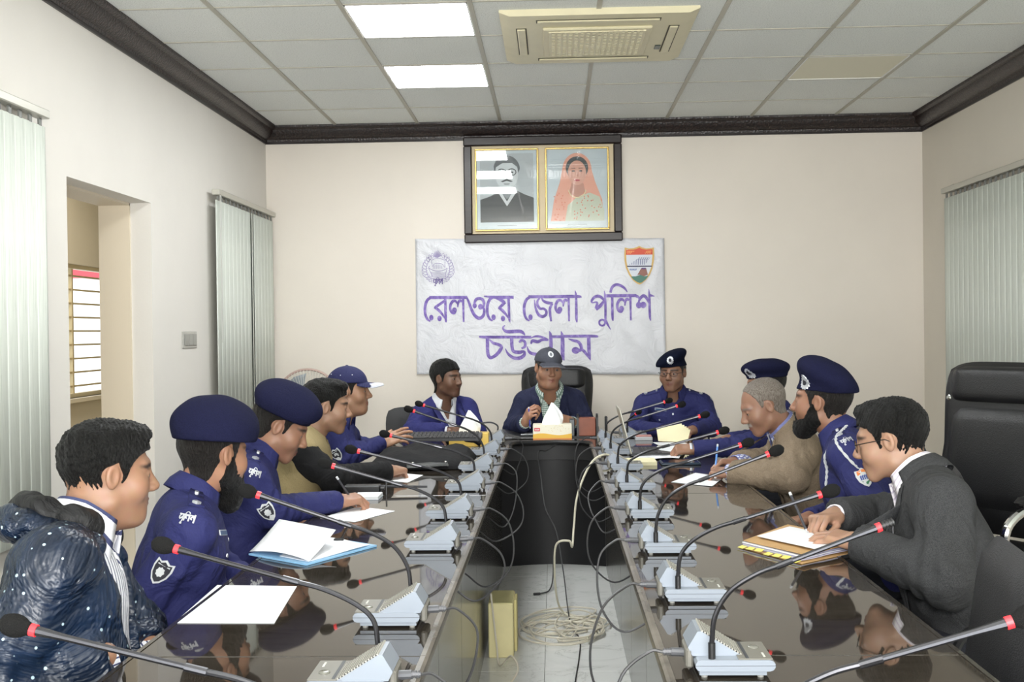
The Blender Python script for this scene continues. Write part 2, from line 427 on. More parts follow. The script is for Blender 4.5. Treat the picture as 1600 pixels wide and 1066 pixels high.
for sx, sy in ((0, 1), (0, -1), (1, 0), (-1, 0)):
    m = MB(); a, b = (.30, .026) if sx == 0 else (.026, .26)
    c = (sx*.375, sy*.375)
    m.box((c[0]-a, c[1]-b, -.0335), (c[0]+a, c[1]+b, -.031)); sl_ = m.build('air_slot', M_acd, ac)
    m = MB(); m.box((c[0]-a+.006, c[1]-b+.006, -.041), (c[0]+a-.006, c[1]+b-.014 if sx == 0 else c[1]+b-.006, -.033), .003); m.build('louvre_flap', M_ac, ac)
m = MB(); m.box((.315, .12, -.036), (.345, .20, -.0315), .002); m.build('receiver', plain('ac_receiver', '3c4a44', .3), ac)
# ================================================================= TABLE
ZT = .76
def tablemat():
    t = NT('lacquered_dark_brown_top'); v = t.coord('Object', (2, 14, 2)); nz = t.noise(v, 2.2, 6, .6, .6)
    cc = t.ramp(nz.outputs[0], [(.3, (.020, .016, .012)), (.7, (.040, .033, .026))])
    return t.set(cc, .03, ior=1.62)
M_top = tablemat()
def panelmat():
    t = NT('worn_grey_brown_panel'); v = t.coord('Object', (6, 6, 1.2)); nz = t.noise(v, 3, 6, .6, .7); v2 = t.coord('Object', (30, 1.5, 12)); n2 = t.noise(v2, 3, 4)
    a = t.ramp(nz.outputs[0], [(.3, (.035, .032, .028)), (.55, (.08, .075, .068)), (.75, (.15, .14, .125))])
    cc = t.mix(n2.outputs[0], a, (.06, .055, .048)); return t.set(cc, .22, coat=.3, coatr=.1)
M_pan = panelmat(); M_edge = plain('worn_bullnose_edge', (.13, .115, .095), .25, var=.35)  # M_edge: paler colour carries the bright highlight along the bullnose
M_black = plain('black_gloss_laminate', (.006, .006, .007), .45, spec=.35)
M_band = plain('dark_grey_band', (.02, .02, .022), .5)
T = empty('conference_table', (0, 4, 0), 'long dark glossy U-shaped conference table with an open middle', 'table')
def tb(mb, name, mat, parent=T):
    o = mb.build(name, mat, parent); o.location = (0, -4, 0); return o
LX = (-.87, -.262); RX = (.204, .805)
def inner_x(x, y): return x
secs = [(.85, 2.238), (2.241, 4.446), (4.449, 6.40)]
for x0, x1 in (LX, RX):
    s = 1 if x0 < 0 else -1                     # direction towards the gap
    xi = x1 if s > 0 else x0; xo = x0 if s > 0 else x1
    for (a, b) in secs:
        m = MB(); m.box((x0+.012, a, ZT-.028), (x1-.012, b, ZT), .002); tb(m, 'tabletop', M_top)
        # inner moulded edge
        m = MB(); pr = [(-.013, -.03), (-.002, -.03), (.004, -.024), (.006, -.014), (.003, -.003), (-.003, .0015), (-.013, .0015)]
        m.prism(pr, a, b, lambda u, v, t: (xi+u*s, t, ZT+v)); tb(m, 'inner_edge', M_edge)
        m = MB(); m.prism(pr, a, b, lambda u, v, t: (xo-u*s, t, ZT+v)); tb(m, 'outer_edge', M_top)
    # modesty panels along the gap, one board after the other
    xp = -.318 if s > 0 else .292; yy = [.9, 1.55, 2.24, 2.98, 3.71, 4.45, 5.15, 5.9, 6.62]
    for a, b in zip(yy[:-1], yy[1:]):
        m = MB(); m.box((min(xp, xp-.018*s), a+.0015, .0), (max(xp, xp-.018*s), b-.0015, ZT-.03), .0015); tb(m, 'modesty_panel', M_pan)
    for k, y in enumerate(yy):
        m = MB(); xq = xp-.3*s; m.box((min(xp-.02*s, xq), y-.012, 0), (max(xp-.02*s, xq), y+.012, ZT-.03)); tb(m, 'support_panel', M_pan)
# closed far end: curved inner corner pieces and the end top
ar = lambda cx, cy, r, a0, a1, n: [(cx+r*math.cos(math.radians(a0+(a1-a0)*i/n)), cy+r*math.sin(math.radians(a0+(a1-a0)*i/n))) for i in range(n+1)]
poly = [(-.87, 6.403), (-.258, 6.403), (-.258, 6.52)] + ar(-.15, 6.52, .108, 180, 100, 5) + [(0, 6.662)] + ar(.10, 6.52, .108, 80, 0, 5) + [(.205, 6.403), (.805, 6.403)] + ar(.50, 6.80, .42, 0, 90, 8) + ar(-.56, 6.80, .42, 90, 180, 8)
m = MB(); m.prism(poly, ZT-.028, ZT, lambda u, v, t: (u, v, t)); tb(m, 'end_tabletop', M_top)
lip = [(-.262, 6.403), (-.262, 6.52)] + ar(-.15, 6.52, .112, 180, 100, 5) + [(0, 6.664)] + ar(.10, 6.52, .112, 80, 0, 5) + [(.209, 6.403)]
m = MB(); m.tube([(x, y, ZT-.013) for x, y in lip], .015, 8); tb(m, 'end_edge', M_black)
cur = [(-.325+.62*i/14, 6.70+.075*math.sin(math.pi*i/14)) for i in range(15)]
def curved(z0, z1, off):
    m = MB(); n = len(cur)
    vs = [(x, y-off, z) for z in (z0, z1) for x, y in cur] + [(x, y+.02, z) for z in (z0, z1) for x, y in cur]
    fs = [(i, i+1, n+i+1, n+i) for i in range(n-1)] + [(2*n+i+1, 2*n+i, 3*n+i, 3*n+i+1) for i in range(n-1)] + [(n+i, n+i+1, 3*n+i+1, 3*n+i) for i in range(n-1)] + [(i+1, i, 2*n+i, 2*n+i+1) for i in range(n-1)] + [(0, n, 3*n, 2*n), (n-1, 3*n-1, 4*n-1, 2*n-1)]
    return m.add(vs, fs)
tb(curved(0, .63, 0), 'end_panel', M_black); tb(curved(.632, .733, .006), 'end_band', M_band)

# ================================================================= MICROPHONE UNITS
M_silver = plain('silver_grey_plastic', '8d95a0', .38, .1); M_deck = plain('warm_grey_deck', '75736c', .45, .1); M_rib = plain('ribbed_deck', 'aaa8a0', .45, .1)
M_line = plain('seam_dark', '3a3d42', .5); M_foot = plain('mic_foot', '9a9a96', .6); M_blackp = plain('black_plastic', (.012, .012, .013), .4)
M_goose = plain('gunmetal_gooseneck', (.05, .05, .055), .28, .8); M_foam = plain('black_foam', (.013, .013, .013), .95, bump=1, bs=900, spec=.15)
M_red = NT('red_ring').set((.85, .03, .04), .35, emit=(.9, .03, .04), es=.45)
M_plug = plain('grey_plug', '55565a', .45, .2); M_cable = plain('dark_grey_cable', (.035, .035, .037), .45); M_lbl = plain('pale_print', 'c9c9c4', .5)
M_btn = plain('talk_button', '84847c', .25, .3)
def stad(x0, x1, z0, z1, n=5):
    r = (z1-z0)/2; zc = (z0+z1)/2
    return [(x0+r-r*math.cos(math.pi*(i/n-.5)+0)*1, 0) for i in range(0)] + \
        [(x0+r+r*math.cos(math.radians(a)), zc+r*math.sin(math.radians(a))) for a in np.linspace(90, 270, n+1)] + \
        [(x1-r+r*math.cos(math.radians(a)), zc+r*math.sin(math.radians(a))) for a in np.linspace(-90, 90, n+1)]
XZ = lambda u, v, t: (u, t, v)
def mic_proto():
    r = bpy.data.objects.new('microphone_unit', None); COL.objects.link(r); r.empty_display_size = .05
    m = MB()
    m.prism([(-.062, .0055), (.062, .0055), (.062, .015), (-.062, .015)], -.056, .056, XZ)
    m.prism(stad(-.078, .070, .0135, .0345), -.06, .06, XZ); m.build('base', M_silver, r, 30)
    m = MB(); m.box((-.0785, -.0604, .0236), (.0705, .0604, .0243)); m.build('base_seam', M_line, r)
    m = MB(); m.box((-.0735, -.058, .034), (-.010, .058, .0368), .001); m.build('deck', M_deck, r)
    # rear wedge with white side cheeks
    pr = [(-.022, .034), (.066, .034), (.078, .030), (.082, .052), (.060, .082), (.052, .082)]
    m = MB(); m.prism([(-.022, .034), (.072, .034), (.080, .050), (.062, .080), (.054, .080)], -.058, .030, XZ); wd = m.build('speaker_wedge', M_silver, r, 30)
    m = MB(); m.prism([(-.0215, .0346), (.0535, .0800), (.0535, .0808), (-.0215, .0354)], -.0585, .0305, XZ); m.build('wedge_grille', plain('grille_shadow', '2c2b29', .6), r)
    # ribs across the sloping top
    m = MB()
    for k in range(15):
        t = k/14; x = -.018+.071*t; z = .0375+.0435*t
        m.box((-.0015, -.0585, -.0016), (.0015, .0305, .0016), 0, Matrix.Translation((x, 0, z)) @ Matrix.Rotation(-math.atan2(.046, .076), 4, 'Y'))
    m.build('speaker_ribs', M_rib, r)
    m = MB(); m.box((-.030, -.055, .0368), (-.024, .055, .0374)); m.build('dark_stripe', M_line, r)
    b = MB(); b.lathe([(.0001, 0), (.0105, 0), (.0105, .002), (.008, .0035), (.0001, .0032)], 16, Matrix.Translation((-.050, -.018, .0366))); b.build('talk_button', M_btn, r)
    m = MB()
    for k in range(5): m.box((-.062+.004*0, .018+.006*k, .0368), (-.058, .022+.006*k, .0371))
    m.build('printed_label', M_lbl, r)
    m = MB(); m.box((.070, -.045, .010), (.084, .030, .048), .004); bx = m.build('rear_housing', M_deck, r)
    for x in (-.052, .052):
        for y in (-.045, .045):
            m = MB(); m.lathe([(.006, 0), (.0065, .006)], 10, Matrix.Translation((x, y, 0))); m.build('foot', M_foot, r)
    m = MB(); m.tube([(.038, .048, .034), (.038, .048, .064)], .0068, 12); m.build('stem_socket', M_blackp, r)
    # plug at the back
    m = MB(); m.tube([(.083, -.01, .030), (.108, -.01, .031)], .0085, 10); m.tube([(.108, -.01, .031), (.124, -.01, .031)], [.0065, .005], 8)
    for k in range(3): m.tube([(.109+.005*k, -.01, .031), (.111+.005*k, -.01, .031)], .0075, 8)
    m.build('plug', M_plug, r)
    return r
MP = mic_proto(); MPC = list(MP.children)
def mic(first, x, y, flip, tip, lab, seed, cable=True, bend=.16, drop=.16):
    """tip: world position of the foam head"""
    if first: r = MP
    else:
        r = MP.copy(); COL.objects.link(r)
        for ch in MPC: copy_tree(ch, r)
    r.location = (x, y, ZT); r.rotation_euler = (0, 0, math.pi if flip else 0)
    tag(r, lab, 'microphone', 'conference microphones along the table')
    R = rotz(math.pi if flip else 0); inv = R.inverted()
    tl = inv @ (Vector(tip) - Vector((x, y, ZT)))
    b = Vector((.038, .048, .064)); d = tl-b
    h = d.z
    # flexible lower part arcs over, rigid upper part runs straight to the head
    k1 = b+Vector((d.x*.02, d.y*.02, min(.05, h*.3))); k2 = b+Vector((d.x*.10, d.y*.1, h*.42)); k3 = b+Vector((d.x*.24, d.y*.24, h*.56)); k4 = b+Vector((d.x*.38, d.y*.38, h*.64))
    if h < .02: k1 = b+Vector((0, 0, .035)); k2 = b+Vector((d.x*.12, 0, .055)); k3 = b+Vector((d.x*.3, 0, .05)); k4 = b+Vector((d.x*.5, d.y*.4, .03))
    P = bez([b, k1, k2, k3, k4], 6)
    m = MB(); m.tube(P, .0048, 9); m.build('gooseneck', M_goose, r)
    k4 = Vector(P[-1]); dr = (tl-k4).normalized(); e = tl-dr*.045
    m = MB(); m.tube([k4-dr*.012, k4+dr*.02], .0062, 10); m.build('stem_joint', M_goose, r)
    m = MB(); m.tube([k4, e-dr*.04, e], [.0046, .0050, .0072], 9); m.build('stem', M_goose, r)
    m = MB(); m.tube([e, e+dr*.009], .0088, 14); m.build('red_ring', M_red, r)
    n = 9; pts = [e+dr*(.009+.046*i/n) for i in range(n+1)]
    rad = [.0088]+[.0165*math.sqrt(max(.02, 1-((i/n-.52)/.52)**2)) for i in range(1, n)]+[.003]
    if seed != 'bare': m = MB(); m.tube(pts, rad, 16); m.build('foam_windscreen', M_foam, r, 80)
    else:
        m = MB()
        m.tube([e+dr*.009, e+dr*.034], .0068, 12)
        for k in range(4): m.tube([e+dr*(.012+.006*k), e+dr*(.015+.006*k)], .0082, 12)
        m.build('bare_capsule', M_blackp, r)
    if cable:
        rnd = random.Random(str(seed)); s = -1 if flip else 1
        q = drop+rnd.uniform(-.07, .07); o = .055+rnd.uniform(-.03, .045); fw = rnd.uniform(-.20, .02)
        xw = (x+.125*s)
        W = [(x+.124*s, y-.01*s, ZT+.031), (x+.15*s, y-.012*s, ZT+.030), (x+(.175+o*.4)*s, y+fw*.3, ZT-.01), (x+(.15+o)*s, y+fw*.7, ZT-q*.55), (x+(.13+o)*s, y+fw, ZT-q), (x+.13*s, y+fw*1.1, ZT-q-.05), ((-.318+.004) if s > 0 else (.292-.004), y+fw*.8, ZT-q-.01)]
        W = [tuple(inv @ (Vector(p) - Vector((x, y, ZT)))) for p in bez(W, 6)]
        m = MB(); m.tube(W, .0032, 6); m.build('cable', M_cable, r)
    return r
LM = [(1.50, (-.775, 1.55, 1.008), 'off', 'mostly'), (2.03, (-.757, 2.1, 1.016), 'A', 0), (2.51, (-.719, 2.55, 1.055), 'B', 0), (3.36, (-.715, 3.4, 1.017), 'C', 0),
      (3.92, (-.734, 3.95, 1.002), 'D', 0), (4.60, (-.718, 4.63, .994), 'E', 0), (5.24, (-.70, 5.27, 1.053), 'F', 0), (5.90, (-.73, 5.93, 1.035), 'G', 0), (6.49, (-.66, 6.55, .79), 'H', 0)]
LL = ['silver microphone unit whose foam head pokes in at the lower left corner', 'nearest silver microphone unit on the left table, cut by the bottom edge', 'silver microphone unit beside the lone white sheet in front of the navy jacket man',
      'silver microphone unit in front of the blue clip folder on the left table', 'left table microphone unit just beyond the folder, fourth unit from the photographer in view', 'left table microphone unit opposite the black two-way radio', 'left table microphone unit below the keyboard end',
      'left table microphone unit beside the right end of the keyboard', 'farthest left microphone unit with low bent stem beside the plain yellow tissue box']
for i, (y, tip, sd, _) in enumerate(LM): mic(i == 0, -.372, y, False, tip, LL[i], sd)
RM = [(1.60, (.635, 1.50, 1.029), 'r0'), (2.15, (.634, 2.1, 1.052), 'bare'), (2.72, (.66, 2.67, 1.027), 'r2'), (3.30, (.647, 3.25, 1.061), 'r3'), (3.90, (.668, 3.85, 1.023), 'r4'),
      (4.58, (.69, 4.53, 1.003), 'r5'), (5.22, (.70, 5.17, 1.019), 'r6'), (5.88, (.669, 5.83, 1.023), 'r7'), (6.44, (.66, 6.39, 1.008), 'r8')]
RL = ['right table microphone unit out of frame whose stem crosses the bottom right corner', 'nearest silver microphone unit on the right table with a bare capsule and no foam', 'right table microphone unit second from the photographer, foam head in front of the charcoal suit',
      'right table microphone unit level with the brown paper folder', 'right table microphone unit just beyond the brown paper folder', 'right table microphone unit opposite the grey-haired man in the beige suit', 'right table microphone unit beside the cream notepad', 'right table microphone unit in front of the thin open laptop', 'farthest microphone unit in the right row, beside the wooden pen box']
for i, (y, tip, sd) in enumerate(RM): mic(False, .325, y, True, tip, RL[i], sd)
mic(False, .47, 6.78, True, (.50, 6.62, .93), 'small microphone unit on the table end in front of the officer with glasses', 'r9', cable=False)

# ================================================================= CABLES AND BOX IN THE GAP
M_white = plain('beige_white_cable', 'c5bfae', .5); M_blackc = plain('black_cable', (.02, .02, .022), .45)
m = MB(); P = []
rnd = random.Random(5)
tot = 0
for k in range(11):
    cx = (.02, -.03, .06, .03, .10, -.02, .0, .12, .05, .16, .02)[k]; cy = (5.3, 5.36, 5.22, 5.42, 5.3, 5.28, 5.2, 5.36, 5.25, 5.33, 5.3)[k]
    rx = (.19, .17, .15, .2, .12, .15, .2, .10, .17, .09, .18)[k]; ry = (.26, .2, .15, .22, .25, .12, .2, .12, .18, .1, .22)[k]; ph = rnd.uniform(0, 6)
    for a in range(9):
        t = ph+a/9*2*math.pi
        P.append((min(.27, max(-.17, cx+rx*math.cos(t)*rnd.uniform(.85, 1.08))), cy+ry*math.sin(t)*rnd.uniform(.85, 1.1), .006+.0035*(k % 5)+rnd.uniform(0, .004)))
m.tube(bez(P, 5), .0042, 6)
coil = tag(m.build('coiled_cable', M_white), 'tangled coil of beige cable lying on the marble floor between the tables', 'cable')
m = MB(); m.tube(bez([(.31, 5.55, .775), (.24, 5.5, .80), (.17, 5.45, .76), (.105, 5.4, .62), (.085, 5.38, .47), (.075, 5.3, .39), (.06, 5.28, .42), (.0, 5.3, .40), (-.01, 5.33, .27), (.0, 5.4, .12), (.03, 5.5, .03), (.10, 5.45, .012), (.2, 5.4, .012)], 8), .0052, 7)
tag(m.build('white_cable', plain('cream_cable', 'd2ceba', .45)), 'cream cable rising from the floor coil over the edge of the right table', 'cable')
m = MB(); m.tube(bez([(.02, 6.655, .745), (-.05, 6.66, .70), (-.1, 6.63, .69), (-.085, 6.6, .55), (-.06, 6.4, .40), (.0, 6.2, .30), (.035, 5.9, .14), (.06, 5.4, .012), (.10, 5.1, .006), (.09, 4.8, .005), (.06, 4.3, .005), (.05, 3.4, .005)], 8), .003, 6)
tag(m.build('black_cable', M_blackc), 'thin black cable running down the dark end panel and across the floor', 'cable')
m = MB(); m.tube(bez([(-.02, 6.25, .20), (-.02, 6.2, .06), (-.04, 6.05, .012), (-.09, 5.98, .008)], 6), .004, 6); m.tube([(-.09, 5.98, .008), (-.125, 5.97, .008)], .007, 8)
tag(m.build('plug_lead', M_blackc), 'short black lead with a loose plug lying near the dark end panel', 'cable')
m = MB(); m.tube(bez([(-.28, 4.74, .30), (-.255, 4.68, .10), (-.24, 4.62, .03), (-.19, 4.55, .09), (-.16, 4.5, .05), (-.2, 4.4, .01), (-.235, 4.3, .008), (-.25, 4.2, .01)], 7), .0042, 6)
tag(m.build('white_lead', M_white), 'short loop of white lead in front of the yellow box on the floor', 'cable')
yb = empty('cable_box', (-.24, 4.95, 0), 'pale yellow upright cover box standing on the floor in the gap', 'box')
M_yb = plain('pale_yellow_board', 'ddd3a0', .6, var=.06)
m = MB(); m.box((-.058, -.12, 0), (.05, .12, .235), .004); m.build('box', M_yb, yb)
m = MB(); m.box((.05, -.02, 0), (.062, .11, .225), .002); m.build('side_flap', plain('pale_yellow_flap', 'cfc48a', .6), yb)
m = MB(); m.box((-.054, -.116, .235), (.046, .116, .238)); m.build('top', plain('pale_yellow_top', 'b5ae7c', .6), yb)

# ================================================================= THINGS ON THE TABLE
M_paper = plain('white_paper', 'eceef2', .7); M_paper2 = plain('cream_paper', 'e6dfb8', .7)
def sheet(mb, P, curl=0.0, n=6, th=.0006, z0=0):
    """four corners (x, y); curl lifts it with a soft wave"""
    a, b, c, d = [np.array(p, float) for p in P]; vs = []
    for lay in (0, 1):
        for i in range(n+1):
            for j in range(n+1):
                u, v = i/n, j/n; p = (a*(1-u)+b*u)*(1-v)+(d*(1-u)+c*u)*v
                z = z0+.0008+curl*(math.sin(u*2.6)*.5*(v**2)+.3*math.sin(v*5+u*2)**2*u)
                vs.append((p[0], p[1], z+lay*th))
    N = (n+1)**2; fs = []
    for i in range(n):
        for j in range(n):
            q = (i*(n+1)+j, (i+1)*(n+1)+j, (i+1)*(n+1)+j+1, i*(n+1)+j+1); fs += [tuple(reversed(q)), tuple(x+N for x in q)]
    per = [(i, 0) for i in range(n)]+[(n, j) for j in range(n)]+[(n-i, n) for i in range(n)]+[(0, n-j) for j in range(n)]
    ids = [i*(n+1)+j for i, j in per]
    for k in range(len(ids)): a_, b_ = ids[k], ids[(k+1) % len(ids)]; fs.append((a_, b_, b_+N, a_+N))
    mb.add(vs, fs, True); return mb
def paper(P, lab, curl=.0, name='sheet_of_paper', mat=None, z=ZT, th=.0006):
    m = MB(); sheet(m, P, curl, th=th, z0=z); return tag(m.build(name, mat or M_paper), lab, 'paper')
paper([(-.865, 2.50), (-.635, 2.495), (-.668, 2.86), (-.880, 2.88)], 'blank white sheet on the left table in front of the navy jacket man')
paper([(-.829, 3.918), (-.691, 3.832), (-.585, 4.063), (-.738, 4.176)], 'white sheet under the hand of the officer writing in a beret')
paper([(-.755, 4.93), (-.64, 4.83), (-.60, 5.08), (-.70, 5.15)], 'small white sheet beside the khaki vest man\'s hand')
fo = empty('clip_folder', (-.73, 3.33, ZT), 'light blue clip folder holding loose white pages on the left table', 'folder')
def local(P, c): return [(p[0]-c[0], p[1]-c[1]) for p in P]
fc = (-.73, 3.33)
m = MB(); sheet(m, local([(-.905, 3.27), (-.70, 3.115), (-.545, 3.39), (-.755, 3.55)], fc), 0, th=.005); m.build('cover', plain('light_blue_plastic', '8fc0e6', .3), fo)
m = MB(); sheet(m, local([(-.70, 3.14), (-.565, 3.375), (-.745, 3.525), (-.80, 3.22)][:4], fc), .010, z0=.006, th=.002); m.build('page', M_paper, fo)
m = MB()
vs = []; n = 8
for i in range(n+1):
    for j in range(n+1):
        u, v = i/n, j/n; x = -.905+.21*u+.03*v; y = 3.28-.15*u+.24*v; z = .010+.055*(v**1.2)*(1-.15*u)+.012*math.sin(u*3)*(1-v)
        vs.append((x-fc[0], y-fc[1], z))
m.add(vs, [(i*(n+1)+j, (i+1)*(n+1)+j, (i+1)*(n+1)+j+1, i*(n+1)+j+1) for i in range(n) for j in range(n)], True)
pg = m.build('raised_page', M_paper, fo); pg.modifiers.new('t', 'SOLIDIFY').thickness = .0008
m = MB(); m.box((.045, .10, .008), (.075, .115, .018), .002); m.tube([(.06, .107, .018), (.085, .12, .020), (.10, .115, .018)], .0012, 5); m.build('binder_clip', M_blackp, fo)
# two-way radio and notepad
ra = empty('two_way_radio', (-.78, 4.52, ZT), 'black two-way radio lying on the left table, long antenna pointing right', 'radio')
m = MB(); m.box((-.075, -.028, .0), (.075, .028, .036), .006); m.build('body', M_blackp, ra)
m = MB(); m.tube([(.07, .012, .026), (.10, .012, .026), (.26, .014, .024)], [.007, .006, .0045], 9); m.build('antenna', plain('rubber_antenna', (.015, .015, .02), .5), ra)
m = MB(); m.tube([(.075, -.012, .022), (.09, -.012, .022)], .007, 10); m.build('knob', M_blackp, ra)
m = MB(); m.tube([(.10, -.03, .0), (.10, -.028, .05)], .0035, 7); m.build('belt_pin', M_blackp, ra)
nb = empty('notepad', (-.74, 4.40, ZT), 'small white notepad beside the radio on the left table', 'notepad')
m = MB(); m.box((-.05, -.06, 0), (.05, .06, .014), .001); m.build('page_block', plain('notepad_pages', 'e3e6ea', .7), nb)
m = MB(); m.box((-.052, -.062, .0), (.052, .062, .002)); m.build('cover', plain('notepad_cover', '9fa6b0', .5), nb)
# black bag with buckle strap, keyboard on top
bgg = empty('laptop_bag', (-.66, 5.62, ZT), 'soft black bag with a steel-studded strap lying under the keyboard', 'bag')
M_bag = plain('black_nylon', (.007, .007, .008), .8, bump=.6, bs=60, spec=.25)
m = MB(); n = 14; vs = []
for i in range(n+1):
    for j in range(n+1):
        u, v = i/n-.5, j/n-.5; ed = (1-abs(2*u)**4)*(1-abs(2*v)**4)
        vs.append((u*.50*(1-.06*abs(2*v)**3), v*.70, max(.002, .078*ed**.6*(.85+.15*math.sin(u*14+v*9))+.006*math.sin(v*31+u*8)*ed)))
m.add(vs, [(i*(n+1)+j, (i+1)*(n+1)+j, (i+1)*(n+1)+j+1, i*(n+1)+j+1) for i in range(n) for j in range(n)], True)
bo = m.build('bag_body', M_bag, bgg); sm = bo.modifiers.new('t', 'SOLIDIFY'); sm.thickness = .004; sm.offset = 1
m = MB(); sheet(m, [(-.03, -.42), (.16, -.38), (.14, -.24), (-.05, -.28)], .02, z0=.018, th=.008); m.build('strap_end', plain('grey_leather', (.06, .065, .065), .35, bump=.3), bgg)
for x, y in ((-.005, -.40), (.145, -.36)):
    m = MB(); m.lathe([(.001, 0), (.008, 0), (.007, .004), (.001, .005)], 12, Matrix.Translation((x, y, .040))); m.build('stud', plain('chrome', (.8, .8, .8), .12, 1), bgg)
kb = empty('keyboard', (-.63, 6.02, ZT+.072), 'black computer keyboard resting on the black bag', 'keyboard')
m = MB(); m.prism([(-.09, 0), (.09, 0), (.09, .03), (-.09, .014)], -.24, .235, lambda u, v, t: (t, u, v)); m.build('case', plain('keyboard_case', (.02, .02, .022), .38), kb)
kp = None
M_key = plain('key_black', (.035, .035, .038), .5)
for rw in range(6):
    for c in range(21):
        x = -.225+.0215*c+(.004 if rw % 2 else 0); y = -.07+.0275*rw
        if rw == 0 and 4 <= c <= 8 and c != 6: continue
        if kp is None:
            k = MB(); k.prism([(-.009, -.011), (.009, -.011), (.009, .011), (-.009, .011)], 0, .007, lambda u, v, t: (u*(1-t*18), v*(1-t*18), t)); kp = k.build('key', M_key, kb, loc=(0, 0, 0)); o = kp
        else: o = kp.copy(); COL.objects.link(o)
        o.location = (x, y, .0155+.089*(y+.09)); o.scale = (5.5 if (rw == 0 and c == 6) else 1, 1, 1)
# black cap-like pouch on the far left end
m = MB(); m.tube(bez([(-.62, 6.47, ZT+.01), (-.60, 6.42, ZT+.03), (-.53, 6.38, ZT+.035), (-.46, 6.37, ZT+.03), (-.42, 6.36, ZT+.012)], 5), [.012]*5+[.018]*10+[.016]*6, 9)
tag(m.build('headphones_case', M_bag), 'black soft pouch behind the keyboard beside the yellow tissue box', 'pouch')
# tissue boxes
def tissue(name, x, y, L, D, H, lab, cola, colb, rz=0):
    r = empty(name, (x, y, ZT), lab, 'tissue box', rz=rz)
    m = MB(); m.box((-L/2, -D/2, 0), (L/2, D/2, H), .0015); m.build('carton', cola, r)
    if colb is not None:
        m = MB(); n = 16
        top = [(-L/2+L*i/n, .030+.006*math.sin(i/n*7)) for i in range(n+1)]
        pl = [(-L/2, .006)]+[(L/2, .006)]+list(reversed(top)); 
        m.prism(pl, -D/2-.0008, -D/2+.0005, lambda u, v, t: (u, t, v)); m.build('yellow_wave_print', colb, r)
        m = MB(); m.box((-L/2, -D/2-.0009, 0), (L/2, -D/2, .006)); m.build('orange_base_print', plain('orange_print', 'd9801e', .4), r)
        m = MB()
        rn = random.Random(3)
        for k in range(26):
            u = rn.uniform(-.04, .10); v = rn.uniform(.045, .082); m.box((u-.0014, -D/2-.0008, v-.0014), (u+.0014, -D/2, v+.0014))
        m.build('gold_dot_print', plain('gold_dots', 'c9b26a', .4), r)['kind'] = 'stuff'
    m = MB(); m.box((-L/2+.008, -D/2-.0012, H*.55), (-L/2+.042, -D/2, H*.55+.02)); rl = m.build('red_label', plain('red_print', 'cf2f3a', .4), r)
    m = MB()
    for k in range(5): m.box((-L/2+.013+.005*k, -D/2-.0016, H*.55+.006), (-L/2+.016+.005*k, -D/2-.001, H*.55+.014))
    m.build('label_lettering', plain('white_print', 'f0e6e6', .5), rl)
    # tissue: folded cone
    m = MB(); n = 28; K = 9; vs = []; rn = random.Random(x)
    for k in range(K+1):
        t = k/K; 
        for i in range(n):
            a = 2*math.pi*i/n; f = 1+.16*math.sin(5*a+2*t)+.10*math.sin(9*a+1)
            wd = (.046*(1-t)**.75*(1+.35*math.sin(math.pi*t))+.006)*f
            vs.append((wd*math.cos(a)+.008*math.sin(3*t), .45*wd*math.sin(a), H-.002+.125*t+.006*math.sin(3*a)*t))
    m.add(vs, [(k*n+i, k*n+(i+1) % n, (k+1)*n+(i+1) % n, (k+1)*n+i) for k in range(K) for i in range(n)]+[tuple(K*n+i for i in range(n))], True)
    m.build('tissue', plain('tissue_white', 'f2f4f6', .8), r, 80)
tissue('tissue_box', -.49, 6.42, .225, .12, .072, 'plain yellow tissue box at the far end of the left table', plain('yellow_carton', 'dfbb58', .4, var=.08), None)
tissue('tissue_box', -.015, 6.78, .232, .12, .088, 'cream and yellow tissue box in front of the central man in the grey cap', plain('cream_carton', 'e9e4cf', .35), plain('yellow_wave', 'e3b22c', .4))
# centre man's pad, paper, pen box, phone
pd = empty('document_folder', (-.23, 6.82, ZT), 'black leather folder tilted open left of the cream tissue box', 'folder')
m = MB(); m.box((-.085, -.10, 0), (.115, .12, .014), .004); m.build('back_cover', plain('black_leather', (.010, .010, .010), .35, bump=.3), pd)
m = MB(); m.prism([(-.085, .012), (.02, .012), (.02, .018), (-.085, .045), (-.095, .045)], -.10, .12, lambda u, v, t: (u, t, v)); m.build('front_cover', plain('black_leather', (.01, .01, .01), .35), pd)
paper([(-.30, 6.86), (-.13, 6.86), (-.12, 6.98), (-.28, 7.0)], 'white sheet under the central man\'s writing hand', 0, z=ZT+.014)
pb = empty('pen_box', (.195, 6.86, ZT), 'brown wooden pen box with black uprights beside the cream tissue box', 'pen holder')
m = MB(); m.box((-.10, -.06, 0), (.10, .06, .008), .002); m.build('tray', M_blackp, pb)
m = MB(); m.box((-.052, -.035, .008), (.052, .035, .118), .003); m.build('wooden_block', plain('reddish_brown_wood', '8a4a32', .45, var=.2), pb)
for x in (-.062, .056):
    m = MB(); pl = [(-.045, .008), (.045, .008), (.045, .12), (.03, .138), (.0, .142), (-.03, .138), (-.045, .12)]; m.prism(pl, x, x+.012, lambda u, v, t: (t, u, v)); m.build('side_upright', M_blackp, pb)
m = MB(); m.box((-.105, -.03, .008), (-.075, .03, .11), .003); m.build('side_pocket', plain('smoked_plastic', (.05, .06, .065), .3), pb)
ph = empty('phone', (.315, 6.92, ZT), 'slim black phone standing upright right of the pen box', 'phone')
m = MB(); m.box((-.008, -.02, 0), (.008, .02, .12), .005); m.build('case', M_blackp, ph)
m = MB(); m.box((-.0085, -.014, .02), (-.008, .014, .10)); m.build('screen', plain('dark_screen', (.01, .012, .015), .08), ph)
